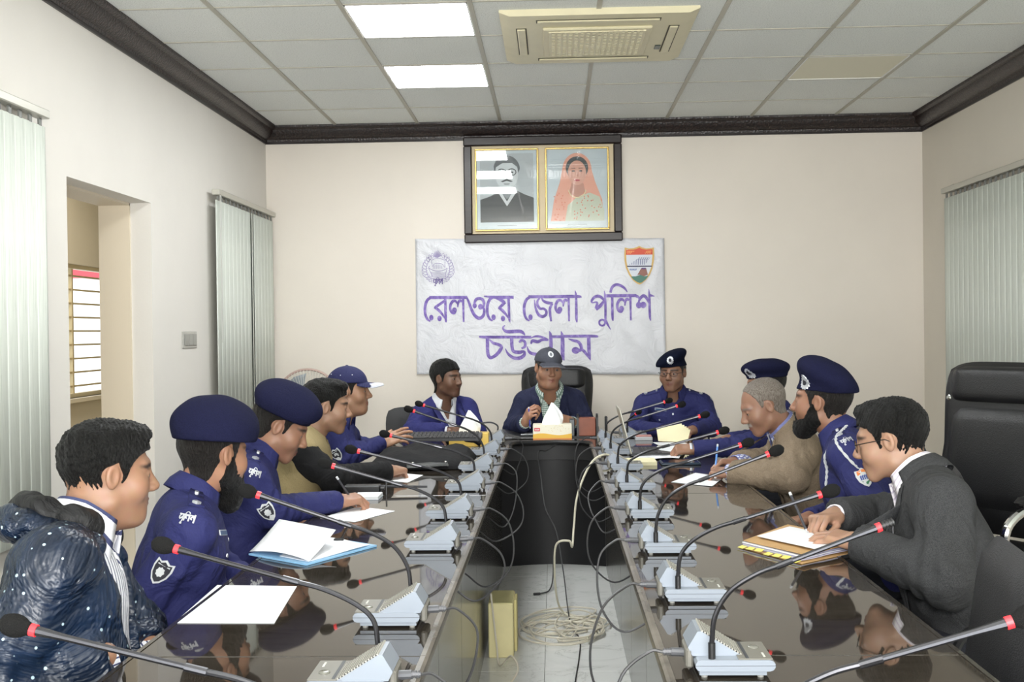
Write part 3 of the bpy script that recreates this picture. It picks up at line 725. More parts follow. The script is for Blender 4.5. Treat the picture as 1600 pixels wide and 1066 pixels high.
# laptop seen edge on
lt = empty('laptop', (.385, 5.92, ZT), 'open laptop seen edge-on with its thin screen rising behind the right microphones', 'laptop')
m = MB(); m.box((.0, -.17, 0), (.235, .17, .016), .004); m.build('base', plain('laptop_grey', (.05, .052, .055), .35, .5), lt)
S = Matrix.Translation((.005, 0, .014)) @ Matrix.Rotation(math.radians(-14), 4, 'Y')
m = MB(); m.box((-.004, -.17, 0), (.003, .17, .235), .002, S); m.build('lid', plain('laptop_lid', 'b9b6a8', .35, .2), lt)
m = MB(); m.box((.003, -.165, .008), (.0045, .165, .228), 0, S); m.build('screen', plain('laptop_screen', (.02, .022, .028), .1), lt)
kk = MB()
for i in range(5):
    for j in range(13): kk.box((.06+.021*i, -.15+.0232*j, .016), (.077+.021*i, -.13+.0232*j, .018))
kk.build('keys', M_key, lt)['kind'] = 'stuff'
paper([(.40, 5.66), (.60, 5.56), (.70, 6.0), (.50, 6.1)], 'large curled printed page lying beside the laptop', .05)
paper([(.58, 6.30), (.76, 6.28), (.74, 6.44), (.56, 6.47)], 'white sheet under the hands of the officer with glasses', 0)
en = empty('bundle_of_envelopes', (.68, 6.50, ZT), 'fanned bundle of cream papers held up in front of the officer with glasses', 'papers')
for k in range(5):
    m = MB(); a = math.radians(38-9*k); c, s_ = math.cos(a), math.sin(a)
    m.box((-.0, -.0006, 0), (.15, .0006, .085), 0, Matrix.Translation((-.085+.006*k, -.004*k, .004)) @ Matrix.Rotation(math.radians(-12-4*k), 4, 'Z') @ Matrix.Rotation(-a*.35, 4, 'Y') @ Matrix.Rotation(math.radians(-38), 4, 'X'))
    m.build('cream_sheet', M_paper2, en)
tp = empty('tablet', (.60, 5.44, ZT), 'dark blue tablet in a case in front of the hidden officer', 'tablet')
m = MB(); m.box((-.095, -.07, 0), (.095, .07, .012), .004); m.build('case', plain('dark_teal_case', (.01, .025, .05), .3), tp)
m = MB(); m.box((-.085, -.06, .012), (.085, .06, .0128)); m.build('screen', plain('tablet_screen', (.008, .01, .012), .06), tp)
np_ = empty('notepad', (.40, 5.46, ZT), 'cream paper notepad between two microphones on the right table', 'notepad')
m = MB(); m.box((-.085, -.09, 0), (.085, .09, .016), .001); m.build('page_block', plain('cream_pages', 'd8d2ae', .7), np_)
m = MB(); m.box((-.085, -.09, .016), (.085, .09, .0175)); m.build('cover', M_paper2, np_)
rb = empty('business_card_box', (.52, 6.62, ZT), 'small pale pink card box at the far end of the right table', 'box')
m = MB(); m.box((-.05, -.03, 0), (.05, .03, .02), .002); m.build('tray', plain('pale_grey_box', 'b9bcc0', .5), rb)
m = MB(); m.box((-.045, -.025, .02), (.045, .025, .03), .002); m.build('lid', plain('pink_red_lid', 'b9857f', .5), rb)
paper([(.49, 4.78), (.64, 4.63), (.72, 4.87), (.63, 5.08)], 'white sheet under the grey-haired man\'s writing hand', .006)
# brown paper folder
bf = empty('paper_file', (.69, 3.36, ZT), 'brown paper file stuffed with documents and yellow tags on the right table', 'folder')
bc = (.69, 3.36); M_kraft = plain('kraft_paper', 'c09a68', .6, var=.05)
q = [(.54, 3.34), (.67, 3.10), (.86, 3.26), (.73, 3.62)]
m = MB(); sheet(m, local(q, bc), 0, th=.002); m.build('bottom_cover', M_kraft, bf)
for k, (c, dz) in enumerate((('b9b8d0', .004), ('d9dbe6', .007), ('a9a8c6', .010), ('e4e6ee', .013))):
    m = MB(); s_ = .94-.02*k; sheet(m, [(u*s_-.004*k+.004, v*s_+.006) for u, v in local(q, bc)], .006, z0=dz, th=.0022); m.build('document', plain('document_%s' % 'abcd'[k], c, .6), bf)
for k in range(7):
    t = (k+.5)/7; x, y = .54+.13*t-.69, 3.34-.24*t-3.36
    m = MB(); m.box((-.012, -.008, 0), (.012, .010, .0012), 0, Matrix.Translation((x-.004, y-.004, .006+.002*(k % 3))) @ Matrix.Rotation(-1.1+.2*(k % 3), 4, 'Z') @ Matrix.Rotation(.25, 4, 'X')); m.build('yellow_tag', plain('yellow_tag', 'd8cf6a', .6), bf)
m = MB(); sheet(m, [(u*.98+.012, v*.96+.012) for u, v in local(q, bc)], .012, z0=.018, th=.0012); m.build('top_cover', M_kraft, bf)
m = MB(); sheet(m, local([(.60, 3.38), (.72, 3.17), (.835, 3.28), (.73, 3.54)], bc), .008, z0=.026, th=.001); m.build('writing_sheet', M_paper, bf)

# ================================================================= FAN behind the left row
fn = empty('pedestal_fan', (-1.66, 7.55, 0), 'pedestal fan with a round wire guard standing by the back wall', 'fan')
M_fan = plain('fan_pinkish_plastic', 'b39a90', .45); M_wire = plain('fan_wire', 'c9c6bd', .4, .3)
m = MB(); m.lathe([(.19, 0), (.19, .02), (.05, .045), (.02, .05)], 28); m.build('base', M_fan, fn)
m = MB(); m.tube([(0, 0, .04), (0, 0, .90)], .014, 10); m.build('pole', M_wire, fn)
FC = (0, -.04, .955); RR = .215
m = MB(); m.tube([(FC[0]+RR*math.cos(a), FC[1], FC[2]+RR*math.sin(a)) for a in np.linspace(0, 2*math.pi, 49)], .009, 8, cap=False); m.build('guard_rim', M_fan, fn)
m = MB()
for k in range(60):
    a = 2*math.pi*k/60
    for sd in (1, -1):
        m.tube([(FC[0]+RR*q*math.cos(a), FC[1]-sd*.075*(1-q**2)**.5, FC[2]+RR*q*math.sin(a)) for q in (.25, .6, .85, .97, 1)], .0014, 4, cap=False)
g = m.build('guard_wires', M_wire, fn); g['kind'] = 'stuff'
for k in range(3):
    a0 = k*2.094; m = MB(); vs = []
    for i in range(7):
        t = i/6
        for j in (-1, 0, 1):
            r_ = .04+.15*t; a = a0+j*(.25+.25*t); vs.append((FC[0]+r_*math.cos(a), FC[1]+.02*j, FC[2]+r_*math.sin(a)))
    m.add(vs, [(3*i+j, 3*i+j+1, 3*i+j+4, 3*i+j+3) for i in range(6) for j in range(2)], True); b_ = m.build('blade', plain('fan_blade_grey', '8d9499', .3), fn); b_.modifiers.new('t', 'SOLIDIFY').thickness = .002
m = MB(); m.lathe([(.001, -.03), (.045, -.03), (.05, 0), (.001, 0)], 20, Matrix.Translation(FC) @ Matrix.Rotation(math.pi/2, 4, 'X')); m.build('hub', M_fan, fn)
m = MB(); m.box((-.05, 0, .90), (.05, .13, 1.0), .02); m.build('motor_housing', M_fan, fn)

# ================================================================= CHAIRS
M_leather = plain('black_leather_upholstery', (.010, .010, .011), .36, bump=.35, bs=260)
M_leather_d = plain('dark_padded_leather', (.017, .017, .019), .55, bump=.5, bs=300); M_chrome = plain('chrome', (.8, .8, .8), .12, 1)
def cushion(mb, w, d, h, M, n=10, p=.35, waist=0):
    vs = []; fs = []
    def pt(u, v, s):
        e = ((1-abs(u)**5)*(1-abs(v)**5))**p; ww = w*(1-waist*(1-abs(v)))
        cu, cv = u*(1-.10*abs(v)**6), v*(1-.10*abs(u)**6)
        return M @ Vector((cu*ww/2, cv*d/2, s*h/2*e))
    for s in (1, -1):
        o = len(vs)
        for i in range(n+1):
            for j in range(n+1): vs.append(pt(2*i/n-1, 2*j/n-1, s))
        for i in range(n):
            for j in range(n):
                q = (o+i*(n+1)+j, o+(i+1)*(n+1)+j, o+(i+1)*(n+1)+j+1, o+i*(n+1)+j+1); fs.append(q if s > 0 else tuple(reversed(q)))
    return mb.add(vs, fs, True)
RX90 = Matrix.Rotation(math.pi/2, 4, 'X')
def chair_simple(first=None):
    r = bpy.data.objects.new('office_chair', None); COL.objects.link(r); r.empty_display_size = .05
    m = MB(); cushion(m, .48, .47, .09, Matrix.Translation((0, 0, .43))); m.build('seat', M_leather_d, r, 60)
    m = MB(); cushion(m, .46, .46, .07, Matrix.Translation((0, -.25, .68)) @ Matrix.Rotation(math.radians(8), 4, 'X') @ RX90); m.build('backrest', M_leather_d, r, 60)
    for s in (-1, 1):
        m = MB(); m.tube(bez([(s*.235, -.20, .42), (s*.265, -.2, .55), (s*.268, -.12, .635), (s*.268, .08, .64), (s*.26, .16, .58), (s*.235, .17, .42)], 5), .012, 8); m.build('armrest', M_blackp, r)
    m = MB(); m.tube([(0, -.2, .40), (0, -.31, .55), (0, -.295, .62)], .016, 8); m.build('back_bracket', M_blackp, r)
    m = MB(); m.tube([(0, 0, .08), (0, 0, .40)], .025, 12); m.build('gas_column', M_blackp, r)
    for k in range(5):
        a = k*1.2566; c, s = math.cos(a), math.sin(a)
        m = MB(); m.tube([(0, 0, .11), (.15*c, .15*s, .095), (.29*c, .29*s, .065)], [.022, .018, .013], 7); l = m.build('base_leg', M_blackp, r)
        m = MB(); m.tube([(.29*c-.012*s, .29*s+.012*c, .028), (.29*c+.012*s, .29*s-.012*c, .028)], .027, 12); m.build('caster', M_blackp, l)
    return r
CH = chair_simple()
_cn = [0]
def chair(x, y, head, lab):
    r = CH if _cn[0] == 0 else copy_tree(CH); _cn[0] += 1
    r.location = (x, y, 0); r.rotation_euler = (0, 0, math.radians(head)-math.pi/2); return tag(r, lab, 'chair', 'black office chairs')
def exec_chair(x, y, head, lab, hgt=1.22, w=.62):
    r = empty('executive_chair', (x, y, 0), lab, 'chair', rz=math.radians(head)-math.pi/2)
    Mb = Matrix.Translation((0, -.27, .50+(hgt-.50)/2)) @ Matrix.Rotation(math.radians(9), 4, 'X') @ RX90
    m = MB(); cushion(m, w, hgt-.50, .13, Mb, 16, .3, .10); m.build('backrest', M_leather, r, 70)
    m = MB(); cushion(m, w*.72, (hgt-.5)*.60, .07, Mb @ Matrix.Translation((0, -.05, -.055)), 12, .3); m.build('back_pad', M_leather, r, 70)
    m = MB(); cushion(m, w*.76, (hgt-.5)*.22, .085, Mb @ Matrix.Translation((0, (hgt-.5)*.355, -.05)), 12, .35); m.build('headrest_pad', M_leather, r, 70)
    for s in (-1, 1):
        if w < .6: continue
        m = MB(); m.lathe([(.001, 0), (.014, 0), (.012, .006), (.001, .009)], 14, Mb @ Matrix.Translation((s*w*.385, (hgt-.5)*.27, -.052)) @ Matrix.Rotation(math.pi, 4, 'X')); m.build('chrome_button', M_chrome, r)
    m = MB(); cushion(m, w*.92, .54, .13, Matrix.Translation((0, .02, .44)), 12); m.build('seat', M_leather, r, 70)
    for s in (-1, 1):
        m = MB(); m.tube(bez([(s*w*.5, -.24, .72), (s*w*.53, -.12, .70), (s*w*.54, .1, .685), (s*w*.53, .22, .62), (s*w*.5, .2, .48), (s*w*.44, .1, .40)], 6), .018, 9); a = m.build('armrest', M_chrome, r)
        m = MB(); cushion(m, .065, .30, .045, Matrix.Translation((s*w*.535, .0, .715))); m.build('arm_pad', M_leather, a, 70)
    m = MB(); m.tube([(0, 0, .1), (0, 0, .38)], .03, 12); m.build('gas_column', M_blackp, r)
    for k in range(5):
        a = k*1.2566; c, s = math.cos(a), math.sin(a)
        m = MB(); m.tube([(0, 0, .12), (.17*c, .17*s, .10), (.32*c, .32*s, .068)], [.026, .022, .016], 8); l = m.build('base_leg', plain('brown_wood_leg', (.06, .02, .012), .35), r)
        m = MB(); m.tube([(.32*c-.014*s, .32*s+.014*c, .03), (.32*c+.014*s, .32*s-.014*c, .03)], .029, 12); m.build('caster', M_blackp, l)
    return r
exec_chair(1.72, 4.80, 214, 'tall empty black leather executive chair against the right wall', 1.25, .66)
exec_chair(.02, 7.52, -90, 'black leather high-back chair of the central man in the grey cap', 1.17, .52)

# ================================================================= PORTRAITS
pf = empty('double_portrait_frame', (-.065, YB, 2.44), 'wide dark wooden frame holding two portraits under the cornice', 'picture frame')
M_fr = wood_dark('frame_dark_wood', (.006, .003, .003), (.016, .008, .007), .35, coat=.0)
W2, H2 = .575, .385
oy = -.002
def pbox(name, lo, hi, mat, parent, c=0): m = MB(); m.box(lo, hi, c); return m.build(name, mat, parent)
for nm, lo, hi in (('frame_rail', (-W2, -.045, H2-.065), (W2, oy, H2)), ('frame_rail', (-W2, -.045, -H2), (W2, oy, -H2+.065)), ('frame_stile', (-W2, -.0445, -H2+.064), (-W2+.06, oy, H2-.064)), ('frame_stile', (W2-.06, -.0445, -H2+.064), (W2, oy, H2-.064))):
    pbox(nm, lo, hi, M_fr, pf, .008)
pbox('mount_board', (-W2+.05, -.012, -H2+.055), (W2-.05, oy, H2-.055), plain('beige_mount', 'd3c3a3', .7), pf)
M_gold = plain('gilt_moulding', (.62, .45, .16), .28, .8, bump=.8, bs=120); M_gl = NT('picture_glass')
def glassmat():
    t = NT('thin_clear_glass'); tr = t.n('ShaderNodeBsdfTransparent'); gl = t.n('ShaderNodeBsdfGlossy'); gl.inputs['Roughness'].default_value = .02
    fz = t.n('ShaderNodeFresnel'); fz.inputs[0].default_value = 1.55; mx = t.n('ShaderNodeMixShader'); out = t.t.nodes['Material Output']
    t.l(fz.outputs[0], mx.inputs[0]); t.l(tr.outputs[0], mx.inputs[1]); t.l(gl.outputs[0], mx.inputs[2]); t.l(mx.outputs[0], out.inputs[0]); return t.m
M_glz = glassmat()
def ell2(cx, cz, rx, rz_, n=20, a0=0, a1=360): return [(cx+rx*math.cos(math.radians(a0+(a1-a0)*i/n)), cz+rz_*math.sin(math.radians(a0+(a1-a0)*i/n))) for i in range(n)]
def flat(name, poly, col, parent, y, mat=None, rough=.6):
    m = MB(); m.add([(u, y, v) for u, v in poly], [tuple(range(len(poly)))]); return m.build(name, mat or plain('print_'+(col if isinstance(col, str) else name), col, rough), parent)
for k, cx in enumerate((-.262, .250)):
    a, b = .232, .300
    for nm, lo, hi in (('gilt_rail', (cx-a, -.030, b-.013), (cx+a, -.012, b)), ('gilt_rail', (cx-a, -.030, -b), (cx+a, -.012, -b+.013)), ('gilt_stile', (cx-a, -.030, -b+.012), (cx-a+.013, -.012, b-.012)), ('gilt_stile', (cx+a-.013, -.030, -b+.012), (cx+a, -.012, b-.012))):
        pbox(nm, lo, hi, M_gold, pf, .003)
    pr = pbox('portrait_print', (cx-a+.012, -.016, -b+.012), (cx+a-.012, -.013, b-.012), plain('print_paper', 'bcc8cc', .6), pf)
    y = -.0165
    if k == 0:
        pr['label'] = 'black and white portrait of a man with glasses'
        flat('backdrop', [(cx-.195, -.235), (cx+.195, -.235), (cx+.195, .265), (cx-.195, .265)], 'a9b1b3', pr, y)
        flat('dark_coat', [(cx-.195, -.235), (cx+.195, -.235), (cx+.195, -.06)]+[(cx+.13, -.035), (cx+.06, -.0), (cx+.01, -.03), (cx-.04, -.005), (cx-.12, -.045), (cx-.195, -.07)], '2c3133', pr, y-.0005)
        flat('neck', [(cx-.05, .04), (cx+.05, .04), (cx+.045, -.02), (cx+.0, -.07), (cx-.04, -.02)], '82898b', pr, y-.001)
        flat('shirt_collar', [(cx-.055, .01), (cx-.0, -.085), (cx+.055, .01), (cx+.075, -.01), (cx+.0, -.12), (cx-.07, -.01)], 'c6cbcc', pr, y-.0013)
        flat('face', ell2(cx, .115, .085, .115), 'c2c9ca', pr, y-.0016)
        flat('hair', ell2(cx, .145, .098, .105, 18, 5, 175)+[(cx-.085, .12), (cx-.078, .165), (cx-.03, .195), (cx+.04, .195), (cx+.078, .165), (cx+.085, .12)], '5a6062', pr, y-.002)
        for s in (-1, 1):
            gl_ = MB(); P = [(cx+s*.037+.031*math.cos(t), y-.0026, .128+.024*math.sin(t)) for t in np.linspace(0, 2*math.pi, 21)]; gl_.tube(P, .003, 5, cap=False); gl_.build('printed_spectacle', plain('print_dark', '23282a', .6), pr)
            flat('printed_eye', ell2(cx+s*.037, .127, .012, .006, 12), '30363a', pr, y-.0022)
        flat('moustache', [(cx-.045, .062), (cx, .080), (cx+.045, .062), (cx+.03, .056), (cx, .066), (cx-.03, .056)], '3a4042', pr, y-.0022)
        flat('printed_mouth', [(cx-.025, .045), (cx+.025, .045), (cx+.015, .038), (cx-.015, .038)], '6d7375', pr, y-.0022)
        flat('nose', [(cx-.006, .125), (cx+.008, .125), (cx+.018, .086), (cx-.012, .084)], '8e9597', pr, y-.0021)
    else:
        pr['label'] = 'colour portrait of a woman in a coral and cream veil'
        flat('veil', ell2(cx, .14, .105, .12, 16, 0, 180)+[(cx-.125, .05), (cx-.17, -.08), (cx-.195, -.235), (cx+.195, -.235), (cx+.18, -.08), (cx+.13, .05)], 'd9a08a', pr, y-.0005)
        flat('cream_sari', [(cx-.09, -.235), (cx-.07, -.12), (cx+.0, -.06), (cx+.09, -.03), (cx+.16, -.06), (cx+.195, -.16), (cx+.195, -.235)], 'bcc3ae', pr, y-.001)
        flat('neck', [(cx-.04, .04), (cx+.045, .04), (cx+.06, -.03), (cx, -.065), (cx-.06, -.03)], 'b98a78', pr, y-.0013)
        flat('hair', ell2(cx, .15, .082, .085), '4c5355', pr, y-.0016)
        flat('face', ell2(cx, .115, .066, .090), 'cf9f8c', pr, y-.002)
        for s in (-1, 1):
            flat('printed_eye', ell2(cx+s*.027, .128, .012, .006, 12), '3a3030', pr, y-.0024)
            flat('printed_brow', [(cx+s*.012, .145), (cx+s*.042, .147), (cx+s*.042, .151), (cx+s*.012, .150)], '4a4040', pr, y-.0024)
        flat('printed_mouth', ell2(cx, .060, .022, .007, 12), 'b04a52', pr, y-.0024)
        flat('nose', [(cx-.005, .12), (cx+.005, .12), (cx+.012, .088), (cx-.012, .088)], 'bd8b78', pr, y-.0023)
        gl_ = MB(); gl_.tube([(cx+.062*math.cos(t), y-.002, -.005+.06*math.sin(t)) for t in np.linspace(math.pi*1.02, math.pi*1.98, 16)], .004, 5); gl_.build('printed_necklace', plain('print_pearl', 'd9cfa6', .5), pr)
        rn = random.Random(8)
        vm = MB()
        for q in range(60):
            u = rn.uniform(-.18, .0) if q % 2 else rn.uniform(.02, .18); v = rn.uniform(-.22, -.02)-abs(u)*.1
            vm.add([(cx+u-.006, y-.0015, v), (cx+u, y-.0015, v-.006), (cx+u+.006, y-.0015, v), (cx+u, y-.0015, v+.006)], [(0, 1, 2, 3)])
        vm.build('embroidery_print', plain('print_coral', 'd07b62', .6), pr)['kind'] = 'stuff'
    m = MB()
    for q in range(14): m.box((cx-.07+.010*q, -.0172, -.262), (cx-.063+.010*q, -.0163, -.258))
    m.build('caption_print', plain('caption_grey', '5f6a6c', .6), pr)['kind'] = 'stuff'
    m = MB(); m.box((cx-a+.012, -.0235, -b+.012), (cx+a-.012, -.0225, b-.012)); m.build('glass', M_glz, pf)

# ================================================================= BANNER
BU = lambda px: -1.003+(px-649)*.004640
BV = lambda px, py: 2.094-(py-374+(px-649)*.0128)*.00474
def bdisp(x, z):
    u = (x+1.003)/1.815; v = (z-1.10)/.99
    d = .006+.006*math.sin(9*u+2*math.sin(4*v))*(.3+.7*(1-v))+.004*math.sin(25*u+6*v)*(1-v)*u
    for (cx, cz) in ((0, 1), (1, 1), (0, 0), (1, 0)):
        rr = math.hypot(u-cx, (v-cz)*.55); th = math.atan2((v-cz)*.55, u-cx); d += .006*math.exp(-rr*4)*math.sin(th*13)
    return YB-.007-max(0, d)
ban = empty('banner', (0, YB, 1.6), 'white cloth banner with purple lettering hung on the wall below the portraits', 'banner')
def bmat():
    t = NT('white_banner_pvc'); v = t.coord('Object', (1, 1, 1)); nz = t.noise(v, 6, 5, .6, 1.2); t.bump(nz.outputs[0], .55, .03)
    return t.set('d0d1d6', .33)
m = MB(); nx, nz_ = 90, 50; vs = []
for j in range(nz_+1):
    for i in range(nx+1):
        px = 649+391*i/nx; py = 374+209*j/nz_-(px-649)*.0128*0
        sag = 0; x = BU(px); z = BV(px, py); vs.append((x, bdisp(x, z)-YB, z-1.6))
m.add(vs, [(j*(nx+1)+i, j*(nx+1)+i+1, (j+1)*(nx+1)+i+1, (j+1)*(nx+1)+i) for j in range(nz_) for i in range(nx)], True)
bc_ = m.build('cloth', bmat(), ban, 180); bc_.modifiers.new('t', 'SOLIDIFY').thickness = .0006
def purple():
    t = NT('purple_print'); v = t.coord('Object'); nz = t.noise(v, 22, 4, .6, .8); cc = t.ramp(nz.outputs[0], [(.3, '4a2f86'), (.5, '6a4fa6'), (.72, '9a86c6')]); return t.set(cc, .45)
M_pur = purple(); M_purl = plain('pale_purple_print', '8f86ad', .5); M_org = plain('print_orange', 'd98a3a', .5)
def bstroke(mb, pts, conv, wds, lift=.003, n=5):
    """ribbon of varying width along a smooth path; pts in print coordinates, conv maps to photo pixels of the banner"""
    if not isinstance(wds, (list, tuple)): wds = [wds]*len(pts)
    P = bez([(p[0], p[1], w_) for p, w_ in zip(pts, wds)], n) if len(pts) > 2 else [tuple(pts[0])+(wds[0],), tuple(pts[1])+(wds[1],)]
    if len(pts) == 2:
        a, b = P; P = [tuple(a[k]+(b[k]-a[k])*i/8 for k in range(3)) for i in range(9)]
    L = []
    for i, p in enumerate(P):
        q0, q1 = P[max(0, i-1)], P[min(len(P)-1, i+1)]; dx, dy = q1[0]-q0[0], q1[1]-q0[1]; l = math.hypot(dx, dy) or 1
        nx_, ny_ = -dy/l, dx/l; h = p[2]/2; L.append(((p[0]+nx_*h, p[1]+ny_*h), (p[0]-nx_*h, p[1]-ny_*h)))
    vs = []
    for a, b in L:
        for q in (a, b):
            px, py = conv(*q); x, z = BU(px), BV(px, py); vs.append((x, bdisp(x, z)-YB-lift, z-1.6))
    mb.add(vs, [(2*i, 2*i+2, 2*i+3, 2*i+1) for i in range(len(P)-1)], False)
def bblob(mb, c, rx, ry, conv, lift=.003):
    vs = []
    for i in range(16):
        a = 2*math.pi*i/16; px, py = conv(c[0]+rx*math.cos(a), c[1]+ry*math.sin(a)); x, z = BU(px), BV(px, py); vs.append((x, bdisp(x, z)-YB-lift, z-1.6))
    mb.add(vs, [tuple(range(16))])
cA = lambda X, Y: (650+X/8, 440+Y/8); cB = lambda X, Y: (840+X/8, 440+Y/8); cC = lambda X, Y: (740+X/8, 500+Y/8)
S = []   # (conv, pts, widths) strokes; entries with a single point are blobs (rx, ry)
def ekar(cv, x, y, s=1): return [(cv, [(x+85, y), (x+40, y+35), (x+12, y+110), (x+12, y+200), (x+35, y+265), (x+75, y+295)], [34, 36, 36, 34, 30, 18]), (cv, [(x+88, y+250)], (27, 36))]
def la(cv, x, y): return [(cv, [(x+190, y+5), (x+192, y+300)], [30, 22]), (cv, [(x+175, y+52), (x+150, y+38), (x+128, y+62), (x+120, y+120)], [24, 34, 30, 14]), (cv, [(x+118, y+78), (x+95, y+45), (x+60, y+45), (x+32, y+85), (x+25, y+140), (x+45, y+185), (x+75, y+195), (x+95, y+175)], [16, 30, 36, 34, 32, 30, 26, 16]), (cv, [(x+78, y+155)], (31, 34))]
word = {}
word['letter_re'] = ekar(cA, 95, 195)+[(cA, [(160, 196), (410, 196)], [38, 38]), (cA, [(362, 200), (366, 460), (372, 505)], [32, 30, 6]), (cA, [(352, 240), (232, 318)], [34, 34]), (cA, [(225, 312), (300, 375), (366, 470)], [34, 34, 10]), (cA, [(287, 455)], (27, 35))]
word['letter_la'] = [(cA, [(400, 196), (640, 196)], [38, 38])]+la(cA, 398, 197)
word['letter_o'] = [(cA, [(632, 190), (662, 260), (690, 340), (730, 415), (785, 452), (835, 425), (852, 360), (835, 320), (800, 312)], [22, 32, 36, 40, 42, 38, 32, 28, 18]), (cA, [(805, 310)], (30, 36)), (cA, [(838, 330), (850, 270), (835, 225), (795, 208), (750, 222), (728, 270)], [20, 34, 38, 38, 36, 26]), (cA, [(732, 298)], (27, 32))]
word['letter_ye'] = [(cA, [(850, 180), (1000, 194), (1225, 194)], [14, 38, 38])]+ekar(cA, 880, 190)+[(cA, [(1005, 208), (1060, 225), (1110, 262)], [20, 40, 40]), (cA, [(1118, 252), (1040, 328)], [36, 36]), (cA, [(1034, 318), (1100, 375), (1170, 470)], [34, 36, 10]), (cA, [(1160, 200), (1166, 450), (1178, 505)], [32, 30, 6]), (cA, [(1087, 455)], (27, 35))]
word['letter_je'] = ekar(cB, -175, 190)+[(cB, [(-110, 188), (160, 188)], [38, 38]), (cB, [(-35, 225), (-22, 320), (10, 400), (60, 432), (105, 410), (112, 365), (80, 335), (40, 335), (8, 300), (2, 250), (30, 205)], [10, 26, 36, 38, 36, 32, 30, 32, 34, 30, 20]), (cB, [(55, 205), (80, 240), (130, 262), (195, 270)], [16, 30, 38, 30]), (cB, [(190, 272), (160, 330), (160, 400), (172, 492)], [26, 34, 32, 22])]
word['letter_laa'] = [(cB, [(150, 188), (500, 185), (560, 195)], [38, 38, 8])]+la(cB, 205, 190)+[(cB, [(478, 112), (488, 190), (490, 440), (495, 505)], [8, 30, 32, 14])]
word['letter_pu'] = [(cB, [(842, 115), (850, 180), (855, 300), (852, 480)], [8, 26, 30, 28]), (cB, [(845, 235), (790, 300), (735, 345)], [30, 42, 40]), (cB, [(735, 335), (752, 270), (735, 255), (695, 262), (683, 240), (720, 195), (770, 182), (815, 205), (845, 250)], [36, 30, 18, 18, 28, 36, 38, 34, 20]), (cB, [(848, 505), (835, 535), (805, 545), (778, 525), (778, 490), (805, 472), (835, 480), (850, 505)], [24]*8), (cB, [(848, 470), (880, 530), (915, 592)], [34, 26, 8])]
word['letter_li'] = [(cB, [(850, 178), (1240, 175)], [38, 38]), (cB, [(940, 185), (942, 440), (950, 488)], [32, 30, 8]), (cB, [(920, 140), (932, 90), (965, 52), (1010, 42), (1065, 62), (1105, 95), (1132, 135)], [30, 34, 36, 36, 34, 26, 8])]+la(cB, 978, 180)
word['letter_sha'] = [(cB, [(1230, 175), (1262, 190), (1285, 215)], [36, 34, 18]), (cB, [(1272, 292)], (36, 40)), (cB, [(1328, 290)], (38, 40)), (cB, [(1265, 270), (1290, 210), (1335, 178), (1375, 215), (1395, 270)], [18, 34, 40, 34, 12]), (cB, [(1398, 95), (1405, 180), (1408, 420), (1418, 485)], [6, 26, 30, 10]), (cB, [(1410, 172), (1470, 184)], [36, 6])]
word['letter_cha'] = [(cA, [(785, 670), (830, 684), (1180, 684)], [8, 34, 34]), (cA, [(888, 690), (888, 860), (905, 925), (935, 938), (1000, 900), (1050, 840), (1060, 800), (1020, 775), (960, 758), (912, 715)], [44, 42, 42, 38, 42, 44, 40, 38, 34, 14])]
word['letter_tta'] = [(cA, [(1170, 684), (1440, 686)], [34, 34]), (cA, [(1112, 540), (1088, 560), (1095, 592), (1145, 618), (1290, 612), (1340, 635), (1362, 665)], [8, 22, 28, 42, 42, 34, 8]), (cA, [(1193, 690), (1196, 800), (1215, 860), (1290, 872), (1345, 858)], [44, 42, 40, 44, 26]), (cA, [(1285, 750), (1320, 722), (1358, 745), (1358, 800), (1315, 825)], [24, 32, 34, 34, 20]), (cA, [(1110, 825), (1145, 890), (1210, 938), (1280, 945), (1340, 915), (1352, 870), (1310, 852)], [8, 30, 40, 44, 42, 32, 16])]
word['letter_gra'] = [(cC, [(715, 215), (780, 195), (860, 208), (935, 235)], [10, 26, 30, 14]), (cC, [(715, 290), (735, 250), (800, 262), (855, 240), (935, 245)], [20, 38, 40, 30, 14]), (cC, [(665, 320), (690, 385), (750, 412), (850, 412), (960, 330)], [10, 34, 40, 38, 14]), (cC, [(948, 130), (965, 200), (968, 440), (985, 490)], [8, 40, 42, 12]), (cC, [(980, 200), (1090, 200)], [34, 34]), (cC, [(1095, 130), (1112, 210), (1112, 440), (1132, 492)], [6, 44, 46, 12])]
word['letter_ma'] = [(cC, [(1090, 195), (1510, 193), (1550, 210)], [34, 34, 6]), (cC, [(1185, 225), (1240, 245), (1310, 265), (1345, 320), (1340, 360), (1290, 375)], [10, 30, 38, 42, 40, 30]), (cC, [(1275, 368)], (50, 42)), (cC, [(1340, 345), (1395, 395), (1455, 485)], [30, 36, 8]), (cC, [(1440, 205), (1443, 400), (1460, 492)], [44, 42, 6])]
for nm, items in word.items():
    mb = MB(); j = 0
    for cv, pts, wd in items:
        if len(pts) == 1: bblob(mb, pts[0], wd[0], wd[1], cv, .003+.0002*j)
        else: bstroke(mb, pts, cv, wd, .003+.0002*j)
        j += 1
    mb.build(nm, M_pur, ban)
